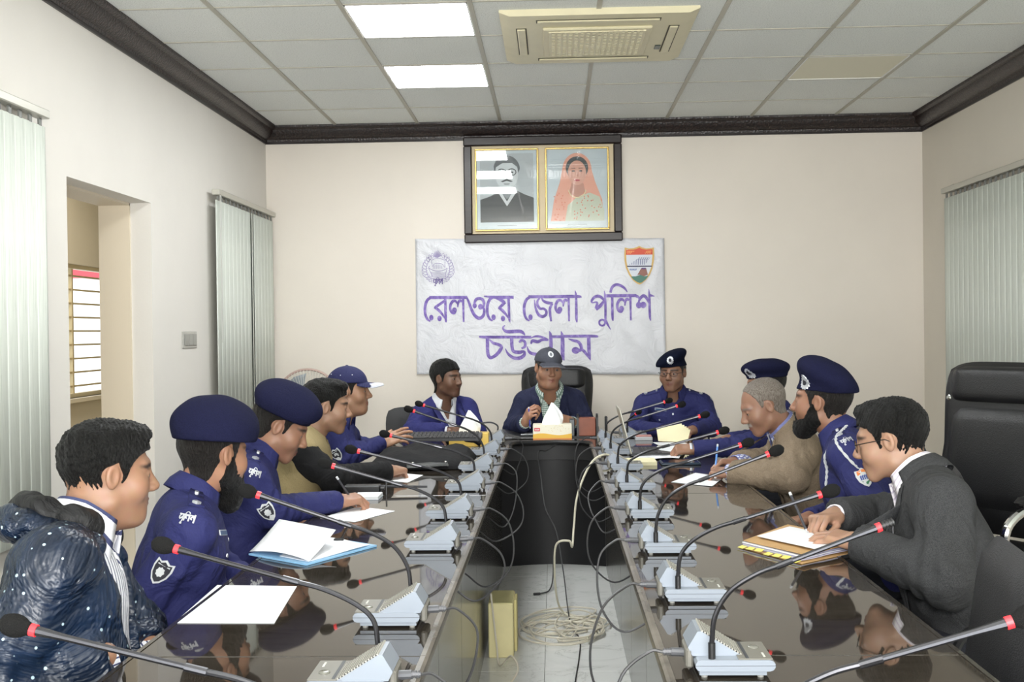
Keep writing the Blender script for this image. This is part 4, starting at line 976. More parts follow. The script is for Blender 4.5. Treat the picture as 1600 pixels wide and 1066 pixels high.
# line emblem on the left of the banner
cD = lambda X, Y: (650+X/15.23, 380+Y/15.23)
mb = MB(); wl_ = 11
for s in (-1, 1):
    bstroke(mb, [(525+s*a, b) for a, b in ((120, 300), (250, 370), (350, 500), (385, 640), (360, 760), (260, 840))], cD, wl_)
    bstroke(mb, [(525+s*a, b) for a, b in ((160, 380), (230, 450), (275, 560), (280, 680), (240, 790), (200, 830))], cD, wl_)
    for k in range(11):
        t = k/10; a = math.radians(62-125*t); r1, r2 = 262, 382
        p = (525+s*r1*math.cos(a)*1.0, 600-r1*math.sin(a)); q = (525+s*r2*math.cos(a+.12), 600-r2*math.sin(a+.12)); mid = (525+s*322*math.cos(a+.2), 600-322*math.sin(a+.2)); md2 = (525+s*322*math.cos(a-.06), 600-322*math.sin(a-.06))
        bstroke(mb, [p, mid, q], cD, 9, n=3); bstroke(mb, [p, md2, q], cD, 9, n=3)
for k in range(9):
    a = math.radians(18+18*k); bstroke(mb, [(520, 350), (520+85*math.cos(a+.15), 345-85*math.sin(a+.15)*1.2), (520+110*math.cos(a), 345-170*math.sin(a))], cD, [12, 22, 5], n=3)
bstroke(mb, [(370, 420), (430, 385), (520, 375), (620, 385), (695, 415)], cD, wl_); bstroke(mb, [(370, 420), (385, 520)], cD, [wl_, wl_]); bstroke(mb, [(695, 415), (690, 590)], cD, [wl_, wl_])
bstroke(mb, [(385, 560), (440, 500), (530, 480), (620, 500), (680, 570)], cD, wl_)
bstroke(mb, [(300, 590), (400, 645), (530, 665), (650, 650), (750, 600)], cD, 14); bstroke(mb, [(320, 545), (300, 600), (360, 720), (390, 790)], cD, 12); bstroke(mb, [(750, 600), (720, 700), (700, 790)], cD, 12)
for k in range(6): bstroke(mb, [(410+42*k, 615), (415+40*k, 560-20*math.sin(k/5*3.14)), (425+38*k, 535-20*math.sin(k/5*3.14))], cD, 10, n=3)
for k in range(5): bstroke(mb, [(350, 690+25*k), (440, 705+25*k), (540, 695+25*k), (640, 710+25*k), (715, 690+25*k)], cD, 8, n=3)
bstroke(mb, [(365, 845), (520, 815), (685, 845), (685, 945), (600, 920), (520, 915), (440, 925), (370, 945), (365, 845)], cD, 9, n=1)
bstroke(mb, [(265, 855), (330, 810), (365, 850), (340, 915), (265, 855)], cD, 9, n=1); bstroke(mb, [(690, 850), (730, 815), (800, 855), (735, 920), (690, 850)], cD, 9, n=1)
mb.build('line_emblem', M_purl, ban)
def police(conv, x, y, s):
    """the small word on the emblem ribbons and shoulder titles, in stroke form: list of (points, width)"""
    f = lambda a, b: (x+a*s, y+b*s)
    return [([f(0, 0), f(10, 0)], 1.1*s), ([f(2.6, 0), f(2.6, 5)], 1.0*s), ([f(2.6, 2), f(1.0, 3.6), f(.4, 1.6), f(1.4, 1.0)], .9*s), ([f(2.6, 5), f(1.6, 6.4), f(2.8, 6.6)], .8*s),
            ([f(3.6, 0), f(3.6, 5)], .8*s), ([f(3.6, 0), f(4.4, -2), f(5.8, -1.6), f(6.2, -.3)], .7*s), ([f(6.4, 0), f(6.4, 5)], 1*s), ([f(6.2, 1.4), f(5.4, 1.2), f(4.6, 1.4), f(4.4, 2.8), f(5.2, 3.4)], .9*s),
            ([f(9.6, -1), f(9.6, 5)], 1*s), ([f(9.4, 2.2), f(8.6, 1), f(7.6, 2.2), f(7.7, 3), f(8.4, 3.2)], 1.0*s)]
mb = MB()
for pts, wd in police(None, 405, 860, 23): bstroke(mb, pts, cD, wd, n=3)
mb.build('emblem_lettering', plain('deep_violet_print', '5a4a86', .5), ban)
# coloured shield
cE = lambda X, Y: (965+X/15.23, 380+Y/15.23)
def shield(sc=1):
    c = (543, 540); L = [(200, 128), (300, 150), (400, 145), (480, 120), (543, 90), (610, 125), (700, 148), (790, 145), (890, 128), (897, 300), (885, 450), (850, 620), (790, 760), (700, 880), (600, 965), (543, 990), (480, 970), (380, 890), (290, 760), (220, 600), (190, 430), (185, 280)]
    return [(c[0]+(x-c[0])*sc, c[1]+(y-c[1])*(1-(1-sc)*.78)) for x, y in L]
def bpoly(name, P, col, parent, lift, cv=cE):
    mb = MB(); vs = []
    for q in P: px, py = cv(*q); x, z = BU(px), BV(px, py); vs.append((x, bdisp(BU(cv(543, 540)[0]), BV(*cv(543, 540)))-YB-lift, z-1.6))
    mb.add(vs, [tuple(range(len(vs)))]); return mb.build(name, plain('print_'+col, col, .5), parent)
sh_ = bpoly('shield_print', shield(1), 'cfa95e', ban, .004)
ins = shield(.87)
bpoly('shield_field', ins, 'cfd3dc', sh_, .0043)
clip = lambda P, y0, y1: [(x, min(max(y, y0), y1)) for x, y in P]
bpoly('red_heading', [(232, 182), (400, 178), (480, 160), (543, 130), (610, 160), (700, 178), (858, 170), (858, 292), (225, 300)], 'cf4a2e', sh_, .0046)
bpoly('navy_stripe', [(245, 552), (840, 550), (838, 578), (250, 580)], '33364f', sh_, .0046)
bpoly('green_base', [(335, 800), (450, 800), (560, 765), (650, 800), (755, 785), (690, 870), (600, 940), (543, 955), (480, 930), (390, 870)], '3f7566', sh_, .0046)
bpoly('brown_cabin', [(490, 765), (585, 610), (700, 605), (740, 760), (650, 800), (560, 765)], '8a5a4e', sh_, .0049)
bpoly('violet_roof', [(585, 635), (600, 600), (690, 600), (695, 635)], '5d3f78', sh_, .0052)
mb = MB()
for k in range(11):
    x = 262+50*k; bstroke(mb, [(x, 530), (x+5, 440), (x+20, 380), (x+48, 350)], cE, [16, 20, 14, 8], .0085, n=3); bstroke(mb, [(x+20, 385), (x+60, 420)], cE, [10, 8], .0085)
mb.build('figures_print', plain('print_slate', '7f84a2', .5), sh_)
mb = MB()
bstroke(mb, [(255, 215), (540, 215)], cE, [12, 12], .0085); bstroke(mb, [(620, 215), (830, 210)], cE, [12, 12], .0085)
for k in range(11):
    if k in (6,): continue
    x = 265+52*k; bstroke(mb, [(x, 215), (x-8, 245), (x+8, 270), (x+26, 245), (x+30, 215)], cE, 12, .0085, n=2)
mb.build('heading_lettering', plain('print_amber', 'eda15e', .5), sh_)
mb = MB()
for k in range(5): bstroke(mb, [(305+34*k, 625), (312+34*k, 655), (330+34*k, 650), (332+34*k, 620)], cE, 12, .0085, n=2)
mb.build('lower_lettering', plain('print_blue', '5a72a8', .5), sh_)
# ================================================================= IMPLICIT SURFACES
A = lambda *v: np.array(v, np.float32)
def nrm(v): v = np.asarray(v, np.float64); return (v/max(1e-9, np.linalg.norm(v))).astype(np.float32)
def sell(P, c, r, R=None):
    q = P-np.asarray(c, np.float32)
    if R is not None: q = q@R
    r = np.asarray(r, np.float32); a = q/r; k0 = np.sqrt(np.einsum('ij,ij->i', a, a)); b = a/r; k1 = np.sqrt(np.einsum('ij,ij->i', b, b))
    return k0*(k0-1)/np.maximum(k1, 1e-6)
def scap(P, a, b, ra, rb):
    a = np.asarray(a, np.float32); b = np.asarray(b, np.float32); ab = b-a; q = P-a
    h = np.clip(q@ab/max(1e-12, float(ab@ab)), 0, 1); d = q-h[:, None]*ab
    return np.sqrt(np.einsum('ij,ij->i', d, d))-(ra+(rb-ra)*h)
def sbox(P, c, hf, r, R=None):
    q = P-np.asarray(c, np.float32)
    if R is not None: q = q@R
    q = np.abs(q)-(np.asarray(hf, np.float32)-r); return np.sqrt((np.maximum(q, 0)**2).sum(1))+np.minimum(q.max(1), 0)-r
def smin(a, b, k): h = np.maximum(k-np.abs(a-b), 0)/k; return np.minimum(a, b)-h*h*k*.25
def smax(a, b, k): return -smin(-a, -b, k)
def surfnet(f, lo, hi, h):
    lo = np.asarray(lo, np.float64); hi = np.asarray(hi, np.float64)
    nb = np.ceil((hi-lo)/h/4).astype(int)+1; n = nb*4
    ax = [lo[i]+h*(4*np.arange(nb[i])+1.5) for i in range(3)]
    C = np.stack(np.meshgrid(*ax, indexing='ij'), -1).reshape(-1, 3).astype(np.float32)
    dc = f(C).reshape(nb)
    F = np.repeat(np.repeat(np.repeat(dc, 4, 0), 4, 1), 4, 2).astype(np.float32)
    bi = np.argwhere(np.abs(dc) < 6.2*h)
    off = np.stack(np.meshgrid(*[np.arange(4)]*3, indexing='ij'), -1).reshape(1, 64, 3)
    I = (bi[:, None, :]*4+off).reshape(-1, 3); P = (lo+I*h).astype(np.float32)
    F[I[:, 0], I[:, 1], I[:, 2]] = f(P)
    F[0] = F[-1] = 1; F[:, 0] = F[:, -1] = 1; F[:, :, 0] = F[:, :, -1] = 1
    S = F < 0
    cs = np.array([(i, j, k) for i in (0, 1) for j in (0, 1) for k in (0, 1)])
    cnt = sum(S[i:n[0]-1+i, j:n[1]-1+j, k:n[2]-1+k].astype(np.int8) for i, j, k in cs)
    mc = np.argwhere((cnt > 0) & (cnt < 8))
    vals = np.stack([F[mc[:, 0]+i, mc[:, 1]+j, mc[:, 2]+k] for i, j, k in cs], 1)
    acc = np.zeros((len(mc), 3)); num = np.zeros(len(mc))
    for a in range(8):
        for ax_ in range(3):
            if cs[a][ax_] == 0:
                b = a+(4, 2, 1)[ax_]; va, vb = vals[:, a], vals[:, b]; m = (va < 0) != (vb < 0)
                t = np.where(m, va/np.where(m, va-vb, 1), 0); p = np.tile(cs[a].astype(float), (len(mc), 1)); p[:, ax_] += t
                acc += p*m[:, None]; num += m
    V = lo+(mc+acc/num[:, None])*h
    idx = np.full(tuple(n-1), -1, np.int32); idx[mc[:, 0], mc[:, 1], mc[:, 2]] = np.arange(len(mc))
    Q = []
    for ax_ in range(3):
        s0 = [slice(None)]*3; s1 = [slice(None)]*3; s0[ax_] = slice(0, -1); s1[ax_] = slice(1, None)
        a = S[tuple(s0)]; b = S[tuple(s1)]; e = np.argwhere(a != b)
        u, v = [(1, 2), (2, 0), (0, 1)][ax_]
        e = e[(e[:, u] > 0) & (e[:, v] > 0) & (e[:, u] < n[u]-1) & (e[:, v] < n[v]-1)]
        q = []
        for du, dv in ((-1, -1), (0, -1), (0, 0), (-1, 0)):
            c = e.copy(); c[:, u] += du; c[:, v] += dv; q.append(idx[c[:, 0], c[:, 1], c[:, 2]])
        q = np.stack(q, 1); fl_ = ~a[e[:, 0], e[:, 1], e[:, 2]]; q[fl_] = q[fl_][:, ::-1]; Q.append(q)
    Q = np.concatenate(Q); Q = Q[(Q >= 0).all(1)]
    return V.astype(np.float32), Q
def npmesh(name, V, Q, mat, parent, attrs=None, origin=(0, 0, 0)):
    me = bpy.data.meshes.new(name); V = np.asarray(V, np.float32)-np.asarray(origin, np.float32)
    me.vertices.add(len(V)); me.vertices.foreach_set('co', V.ravel())
    me.loops.add(Q.size); me.loops.foreach_set('vertex_index', Q.ravel().astype(np.int32))
    me.polygons.add(len(Q)); me.polygons.foreach_set('loop_start', np.arange(0, Q.size, 4, dtype=np.int32))
    me.polygons.foreach_set('use_smooth', np.ones(len(Q), bool)); me.update(calc_edges=True)
    for k, (typ, arr) in (attrs or {}).items():
        a = me.attributes.new(k, typ, 'POINT')
        if typ == 'FLOAT_COLOR': a.data.foreach_set('color', np.concatenate([arr, np.ones((len(arr), 1))], 1).astype(np.float32).ravel())
        else: a.data.foreach_set('vector', arr.astype(np.float32).ravel())
    me.materials.append(mat)
    return link(name, me, parent)
def march(f, O, D, steps=24):
    O = np.asarray(O, np.float32).copy()
    for _ in range(steps): O += np.clip(f(O), -.02, .08)[:, None]*.85*D
    return O

# ---------------------------------------------------------------- materials of the people
def skinmat():
    t = NT('skin'); a = t.attr('Col'); v = t.coord(); nz = t.noise(v, 55, 3); cc = t.mix(.12, a.outputs['Color'], nz.outputs['Color'], 'SOFT_LIGHT')
    t.bump(nz.outputs[0], .10, .002); t.set(cc, .48, spec=.42)
    t.b.inputs['Subsurface Weight'].default_value = .06; t.b.inputs['Subsurface Radius'].default_value = (.012, .005, .003); t.b.inputs['Subsurface Scale'].default_value = .5
    return t.m
M_skin = skinmat()
def eyemat(): t = NT('eyeball'); a = t.attr('Col'); return t.set(a.outputs['Color'], .12)
M_eye = eyemat()
def hairmat(name, c1, c2):
    t = NT(name); v = t.coord('Object', (160, 160, 30)); nz = t.noise(v, 2.2, 4, .6, .5); cc = t.ramp(nz.outputs[0], [(.35, c1), (.7, c2)])
    t.bump(nz.outputs[0], 1.0, .012); return t.set(cc, .42, spec=.32)
M_hair = hairmat('black_hair', (.003, .003, .003), (.010, .0095, .009)); M_hgrey = hairmat('grey_hair', (.15, .115, .09), (.42, .38, .34)); M_beard = hairmat('black_beard', (.003, .003, .003), (.013, .012, .012))
M_hshort = hairmat('short_black_hair', (.012, .010, .009), (.03, .026, .024))
def cloth(name, c, rough=.8, fold=.5, fs=7, var=.12, sheen=.0, weave=.15, spec=.3):
    t = NT(name); v = t.coord('Object', (1, 1, 1)); c = lin(c); nz = t.noise(v, fs, 4, .55, 1.0); nf = t.noise(v, 420, 2)
    cc = t.ramp(nf.outputs[0], [(.3, tuple(x*(1-var) for x in c[:3])), (.7, tuple(min(1, x*(1+var)) for x in c[:3]))])
    b1 = t.bump(nz.outputs[0], fold, .03); t.bump(nf.outputs[0], weave, .002, b1); return t.set(cc, rough, spec=spec, sheen=sheen)
M_uni = cloth('police_blue_cotton', (.021, .024, .108), .78, .8)
M_blazer_b = cloth('bright_navy_wool', (.020, .022, .115), .8, .8); M_blazer_d = cloth('dark_navy_wool', (.011, .014, .042), .8, .8)
M_beige = cloth('taupe_suiting', (.215, .165, .115), .8, .9, var=.25); M_char = cloth('charcoal_tweed', (.035, .036, .038), .9, .8, var=.45, weave=.3)
M_beret = cloth('navy_beret_wool', (.010, .011, .034), .97, .12, 14, sheen=.0, spec=.1, var=.3, weave=.5); M_beret2 = cloth('dark_beret_wool', (.005, .007, .019), .97, .12, 14, sheen=.0, spec=.1, var=.3, weave=.5)
M_khaki = cloth('khaki_vest_cotton', (.285, .225, .115), .85, .5); M_hoodie = cloth('black_hoodie_knit', (.008, .008, .009), .95, .6, 9)
M_capg = cloth('grey_cap_cotton', (.055, .058, .075), .85, .2, 20); M_capn = cloth('navy_cap_cotton', (.016, .018, .07), .8, .2, 20)
M_trou = cloth('dark_trousers', (.015, .016, .022), .85, .5); M_shoe = plain('black_shoe_leather', (.01, .01, .01), .25)
M_lining = cloth('black_quilt_lining', (.012, .012, .013), .6, .8, 12); M_whitecloth = cloth('white_shirt_cotton', (.72, .74, .78), .75, .4, 9, var=.04)
def stripes(name, base, line, freq, thr=.8, check=False, axis=0):
    t = NT(name); a = t.attr('tl'); sp = t.n('ShaderNodeSeparateXYZ'); t.l(a.outputs['Vector'], sp.inputs[0])
    def band(o):
        m = t.n('ShaderNodeMath', _operation='MULTIPLY'); m.inputs[1].default_value = freq; t.l(sp.outputs[o], m.inputs[0])
        fr = t.n('ShaderNodeMath', _operation='FRACT'); t.l(m.outputs[0], fr.inputs[0]); g = t.n('ShaderNodeMath', _operation='GREATER_THAN'); g.inputs[1].default_value = thr; t.l(fr.outputs[0], g.inputs[0]); return g.outputs[0]
    s = band(axis)
    if check: mx = t.n('ShaderNodeMath', _operation='MAXIMUM'); t.l(s, mx.inputs[0]); t.l(band(2), mx.inputs[1]); s = mx.outputs[0]
    cc = t.mix(s, base, line); v = t.coord(); nz = t.noise(v, 9, 4, .55, 1); t.bump(nz.outputs[0], .4, .03); return t.set(cc, .75, spec=.3)
M_str1 = stripes('navy_striped_shirt', (.72, .73, .78), (.05, .06, .14), 75, .72); M_str2 = stripes('fine_striped_shirt', (.78, .76, .80), (.55, .5, .6), 190, .7)
M_chk = stripes('green_checked_shirt', (.62, .70, .66), (.16, .24, .2), 85, .62, True); M_plaid = stripes('blue_plaid_shirt', (.68, .70, .78), (.18, .2, .42), 70, .6, True)
def dotmat():
    t = NT('navy_quilted_nylon_with_specks'); v = t.coord('Object', (1, 1, 1)); vo = t.n('ShaderNodeTexVoronoi'); vo.inputs['Scale'].default_value = 36; vo.inputs['Randomness'].default_value = .55; t.l(v, vo.inputs['Vector'])
    fac = t.ramp(vo.outputs['Distance'], [(.12, (1, 1, 1)), (.14, (0, 0, 0))]); nz = t.noise(v, 4.5, 4, .6, 1.3); n2 = t.noise(v, 22, 3, .6, .5)
    cb_ = t.ramp(nz.outputs[0], [(.35, (.004, .008, .018)), (.65, (.008, .02, .05))]); cc = t.mix(fac, cb_, (.42, .55, .62)); b1 = t.bump(nz.outputs[0], .9, .06); t.bump(n2.outputs[0], .4, .012, b1); return t.set(cc, .36, spec=.5)
M_dot = dotmat()
M_silv = plain('silver_badge', (.62, .64, .68), .3, .6, bump=.6, bs=300); M_pw = plain('white_embroidery', (.62, .64, .66), .6); M_pblack = plain('patch_black', (.02, .02, .03), .7)
M_porg = plain('patch_orange', (.75, .22, .05), .6); M_pgreen = plain('patch_green', (.03, .16, .07), .6); M_pblue = plain('patch_blue', (.06, .10, .35), .6); M_gframe = plain('black_spectacle_frame', (.01, .01, .01), .3, .3)
M_lens = glassmat()

# ---------------------------------------------------------------- head
def axes(heading, pitch=0, roll=0):
    """columns: right, forward, up; pitch > 0 looks down; roll > 0 tips to the figure's right"""
    a, p, r = map(math.radians, (heading, pitch, roll))
    f = Vector((math.cos(a)*math.cos(p), math.sin(a)*math.cos(p), -math.sin(p))); rt = Vector((math.sin(a), -math.cos(a), 0)); u = rt.cross(f)
    rt2 = rt*math.cos(r)-u*math.sin(r); u2 = rt*math.sin(r)+u*math.cos(r)
    return np.array([rt2, f, u2], np.float32).T
CR_C, CR_R = (0, -.018, .033), (.0755, .096, .083)
def cran(P): return smin(sell(P, CR_C, CR_R), sell(P, (0, .022, -.022), (.061, .064, .078)), .03)
def head_sdf(P, o, neckto):
    w = o.get('fat', 1.0); S = P.copy(); S[:, 0] = np.abs(S[:, 0])
    d = cran(S)
    d = smin(d, scap(S, (.047*w, .0, -.058), (.018*w, .060, -.092), .018*w, .016), .026)
    d = smin(d, sell(S, (0, .066, -.093), (.022*w, .017, .017)), .022)
    d = smin(d, sell(S, (.040*w, .054, -.026), (.024, .022, .026)), .034)
    d = smin(d, scap(S, (0, .080, .030), (.040, .066, .028), .0095, .008), .016)
    d = smin(d, sell(S, (0, .064, -.06), (.032, .023, .027)), .02)
    d = smax(d, -sell(S, (.0315, .098, .004), (.0175, .018, .0125)), .016)
    d = smin(d, scap(S, (0, .082, .014), (0, .1035, -.024), .0072, .0115*o.get('nose', 1)), .015)
    d = smin(d, sell(S, (.0125, .0955, -.029), (.0085*o.get('nose', 1), .011, .008)), .007)
    e = np.sqrt((S[:, 0]-.0315)**2+(S[:, 1]-.0705)**2+(S[:, 2]-.004)**2)-.0146
    e = smax(e, -sell(S, (.0315, .0855, .003-.0008), (.0125, .010, .0042*o.get('eye', 1))), .0015)
    d = smin(d, e, .004)
    op = o.get('mouth', 0)
    d = smax(d, -scap(S, (0, .094, -.0605), (.022, .084, -.0615), .0018+op, .001), .004)
    d = smin(d, scap(S, (0, .0885, -.0560), (.021, .0800, -.0600), .0052, .0028), .004)
    d = smin(d, scap(S, (0, .0865, -.0670-op), (.018, .0795, -.0640-op*.5), .0062, .003), .004)
    ear = sell(S, (.0765, -.010, .002), (.0072, .0165, .0285), EAR_R); ear = smax(ear, -sell(S, (.0835, -.006, .004), (.006, .0092, .018), EAR_R), .005)
    d = smin(d, ear, .006)
    nk = scap(P, (0, -.030, -.045), neckto, .052*w, .062*w); d = smin(d, nk, .03)
    if w > 1.05: d = smin(d, sell(P, (0, .028, -.098), (.045*w, .045, .028)), .03)
    return d
_a = .22; EAR_R = np.array([[math.cos(_a), math.sin(_a), 0], [-math.sin(_a), math.cos(_a), 0], [0, 0, 1]], np.float32).T
def hairline(P, style):
    y = P[:, 1]
    if style == 'bald': T = [(-.12, -.062), (-.05, -.058), (-.03, -.03), (-.012, .03), (.004, .036), (.010, .008), (.022, .010), (.030, .055), (.045, .092), (.08, .112)]
    else: T = [(-.12, -.090), (-.075, -.088), (-.052, -.074), (-.034, -.040), (-.014, .028), (.004, .034), (.009, -.012), (.022, -.014), (.032, .030), (.048, .050), (.075, .062+.012*0)]
    return np.interp(y, [t[0] for t in T], [t[1] for t in T]).astype(np.float32)
def hair_sdf(P, o):
    th = o.get('hair_t', .012); S = P.copy(); S[:, 0] = np.abs(S[:, 0])
    top = np.clip((P[:, 2]-.0)/.10, 0, 1)
    d = smin(cran(S), scap(P, (0, -.030, -.045), (0, -.046, -.13), .049, .054), .03)-(.0035+(th-.0035)*top)
    if o.get('quiff'): d = smin(d, sell(P, (.012, .038, .100), (.056, .046, .025)), .02)
    n = np.sin(P[:, 0]*170+2*np.sin(P[:, 1]*60))*np.sin(P[:, 1]*95+P[:, 2]*60)*.0016+np.sin(P[:, 0]*420+P[:, 2]*240)*np.sin(P[:, 1]*380)*.0008
    n2 = np.sin(P[:, 0]*520+1.5*np.sin(P[:, 2]*90)+P[:, 1]*210)*np.sin(P[:, 2]*300+P[:, 1]*260)*.0008+np.sin(P[:, 1]*640+P[:, 2]*380+2*np.sin(P[:, 0]*120))*.0007
    d = d+(n+n2*(1 if th > .009 else .3))*o.get('hair_n', 1)
    zl = hairline(P, o.get('style')); wob = .0018*np.sin(P[:, 1]*260+P[:, 0]*190)
    d = smax(d, (zl+wob-P[:, 2])*.8, .006)
    return smax(d, -(np.sqrt((S[:, 0]-.081)**2+((S[:, 1]+.010)*1.0)**2+(S[:, 2]-.002)**2)-.026), .004)
def beard_sdf(P, o):
    L = o.get('beard', .03); S = P.copy(); S[:, 0] = np.abs(S[:, 0])
    d = smin(cran(S), scap(S, (.047, .0, -.058), (.018, .060, -.092), .018, .016), .026)
    d = smin(d, sell(S, (0, .064, -.07), (.032, .024, .03)), .02)-.0062
    d = smin(d, sell(P, (0, .060, -.100-L*.45), (.046, .036, .022+L*.62)), .03)
    zt = np.interp(P[:, 1], [-.03, -.012, .0, .012, .03, .055, .08], [-.09, -.055, -.01, .0, -.025, -.052, -.072]).astype(np.float32)
    d = smax(d, (P[:, 2]-zt)*.8, .006)
    n = np.sin(P[:, 0]*330+P[:, 2]*120)*np.sin(P[:, 1]*300)*np.sin(P[:, 2]*150)*.0022
    m = scap(S, (0, .0945, -.0465), (.026, .082, -.058), .0058, .0045)
    m2 = scap(S, (.026, .082, -.058), (.030, .072, -.078), .006, .008)
    return smin(smin(d+n, m, .006), m2, .006)
def rot3(rx=0, ry=0, rz=0): return np.array(Matrix.Rotation(math.radians(rz), 3, 'Z') @ Matrix.Rotation(math.radians(ry), 3, 'Y') @ Matrix.Rotation(math.radians(rx), 3, 'X'), np.float32)
def beret_sdf(P, o):
    tx, ty = o.get('btilt', (16, 8)); R = rot3(ty, tx, 0); s = o.get('bsize', 1.0)
    c = o.get('bc', (.016, -.012, .100))
    d = sell(P, c, (.118*s, .128*s, .042*o.get('bth', 1)), R)
    S = P.copy(); S[:, 0] = np.abs(S[:, 0])
    bz = .052+.10*(P[:, 1]+.0)*.10
    band = smax(cran(S)-.009, np.abs(P[:, 2]-.068+.10*P[:, 1]*0)-.020, .006)
    d = smin(d, band, .026)
    n = np.sin(P[:, 0]*40+P[:, 1]*23)*np.sin(P[:, 1]*34+P[:, 2]*30)*.0022
    return smax(d+n, -(P[:, 2]-(.042)), .006)
def cap_sdf(P, o):
    S = P.copy(); S[:, 0] = np.abs(S[:, 0])
    d = smax(sell(P, (0, -.016, .045), (.086, .105, .088)), -(P[:, 2]-.046-.0*P[:, 1]), .006)
    d = smin(d, sell(P, (0, -.016, .134), (.007, .007, .004)), .004)
    x, y, z = P[:, 0], P[:, 1], P[:, 2]
    zz = z-(.050-3.6*x*x-.18*(y-.07)); out = np.sqrt((x/.080)**2+((y-.075)/.095)**2)-1
    v = np.maximum(np.abs(zz)-.0022, out*.075); v = np.maximum(v, -(y-.045))
    return smin(d, v, .004)
def skin_colors(L, base, o):
    b = np.array(base, np.float32); n = len(L); C = np.tile(b, (n, 1)); x, y, z = np.abs(L[:, 0]), L[:, 1], L[:, 2]
    def blend(m, c): C[:] = C*(1-m[:, None])+np.array(c, np.float32)*m[:, None]
    sm = lambda v, a, c: np.clip((v-a)/(c-a), 0, 1)
    st = o.get('stubble', .25)                      # shaved beard area
    m = (sm(-z, .035, .055)*sm(y, -.005, .015)*sm(-z, .0, .01))*(1-sm(-z, .118, .13))*st; blend(m, b*.45)
    lip = np.exp(-((z+.061)/.0085)**2)*(x < .026)*sm(y, .068, .076)*np.clip(1-((x/.027)**2), 0, 1); blend(np.clip(lip, 0, 1)*.95, (b[0]*.55+.01, b[1]*.32, b[2]*.4))
    br = np.exp(-(((z-.0265-.06*(x-.03)*np.where(x < .035, 1, -1.2))/.0048)**2))*sm(x, .008, .014)*(1-sm(x, .050, .058))*sm(y, .045, .055); blend(np.clip(br*1.3, 0, 1)*o.get('brow', .9), o.get('browc', (.012, .010, .009)))
    if o.get('moustache'):
        mm = np.exp(-((z+.0475-.0)/.0065)**2)*(1-sm(x, .024, .032))*sm(y, .070, .078); blend(np.clip(mm*1.4, 0, 1)*o['moustache'][0], o['moustache'][1])
    es = np.exp(-(((x-.0315)/.018)**2+((z-.002)/.012)**2)); blend(es*.22*(y > .05), b*.6)
    return np.clip(C, 0, 1)

# ---------------------------------------------------------------- hands
FB = [(-.031, .085), (-.011, .090), (.009, .087), (.028, .078)]; FL = [(.042, .025, .020), (.046, .029, .021), (.043, .027, .020), (.034, .021, .018)]
POSES = {'relaxed': dict(c=[(18, 30, 18)]*4, sp=(5, 1, -3, -8), th=(-38, 22, 18)), 'flat': dict(c=[(4, 8, 6)]*4, sp=(5, 1, -3, -8), th=(-40, 8, 8)),
         'pen': dict(c=[(42, 52, 25), (48, 62, 34), (55, 75, 42), (60, 80, 45)], sp=(5, 1, -3, -6), th=(-25, 34, 26)), 'fist': dict(c=[(60, 80, 50)]*4, sp=(3, 1, -1, -4), th=(-20, 40, 40)),
         'open': dict(c=[(8, 14, 10), (10, 18, 12), (14, 22, 14), (20, 28, 18)], sp=(8, 2, -4, -10), th=(-46, 5, 5))}
def hand_prims(pose, mir):
    p = POSES[pose]; caps = []
    for i in range(4):
        x, y = FB[i]; pt = np.array((x, y, -.002*abs(i-1)), float); sp = math.radians(p['sp'][i]); ang = 0; rad = [.0092, .0084, .0076, .0066]
        if i == 3: rad = [.0080, .0073, .0066, .0058]
        for j in range(3):
            ang += math.radians(p['c'][i][j]); d = np.array((-math.sin(sp)*math.cos(ang)*1, math.cos(sp)*math.cos(ang), -math.sin(ang))); q = pt+d*FL[i][j]
            caps.append((pt, q, rad[j], rad[j+1])); pt = q
    a, b1, b2 = map(math.radians, p['th']); pt = np.array((-.026, .022, -.008)); ang = 0; hz = a
    for j, (L, r0, r1) in enumerate(((.040, .0135, .0105), (.031, .0105, .0090), (.025, .0090, .0072))):
        ang = (0, b1, b1+b2)[j]; d = np.array((math.sin(hz+ang*.75), math.cos(hz+ang*.75), -.42-.3*ang)); d /= np.linalg.norm(d); q = pt+d*L; caps.append((pt, q, r0, r1)); pt = q
    return [((a_*(mir, 1, 1)), (b_*(mir, 1, 1)), r0, r1) for a_, b_, r0, r1 in caps]
def hand_sdf(P, caps, mir):
    d = sbox(P, (0*mir, .050, -.001), (.041, .042, .0135), .013)
    d = smin(d, scap(P, (0, -.02, 0), (0, .02, 0), .0255, .026), .02)
    d = smin(d, sell(P, (-.022*mir, .035, -.010), (.017, .028, .014)), .014)
    # arm taper flattened at the wrist
    for i, (a, b, r0, r1) in enumerate(caps): d = smin(d, scap(P, a, b, r0, r1), .006 if i % 3 == 0 or i >= 12 else .003)
    return d
def build_hand(W, direc, back, side, pose, forearm_from, h=.0034):
    """side: +1 right hand, -1 left hand; back: normal of the back of the hand"""
    y = nrm(direc); z = np.asarray(back, np.float32); z = nrm(z-y*float(z@y)); x = np.cross(y, z); R = np.stack([x, y, z], 1); mir = 1 if side > 0 else -1
    caps = hand_prims(pose, mir); W = np.asarray(W, np.float32); fa = (np.asarray(forearm_from, np.float32)-W)@R; L = float(np.linalg.norm(fa)); fa = fa/L*min(L, .13)
    f = lambda P: smin(hand_sdf(P, caps, mir), scap(P, (0, -.01, 0), fa, .0255, .033), .02)
    pts = np.array([c[1] for c in caps]+[c[0] for c in caps]+[fa, fa, (0, 0, 0)]); lo = pts.min(0)-.045; hi = pts.max(0)+.045
    V, Q = surfnet(f, lo, hi, h); return V@R.T+W, Q, V, [tuple(np.asarray(c[1], np.float32)@R.T+W) for c in caps]

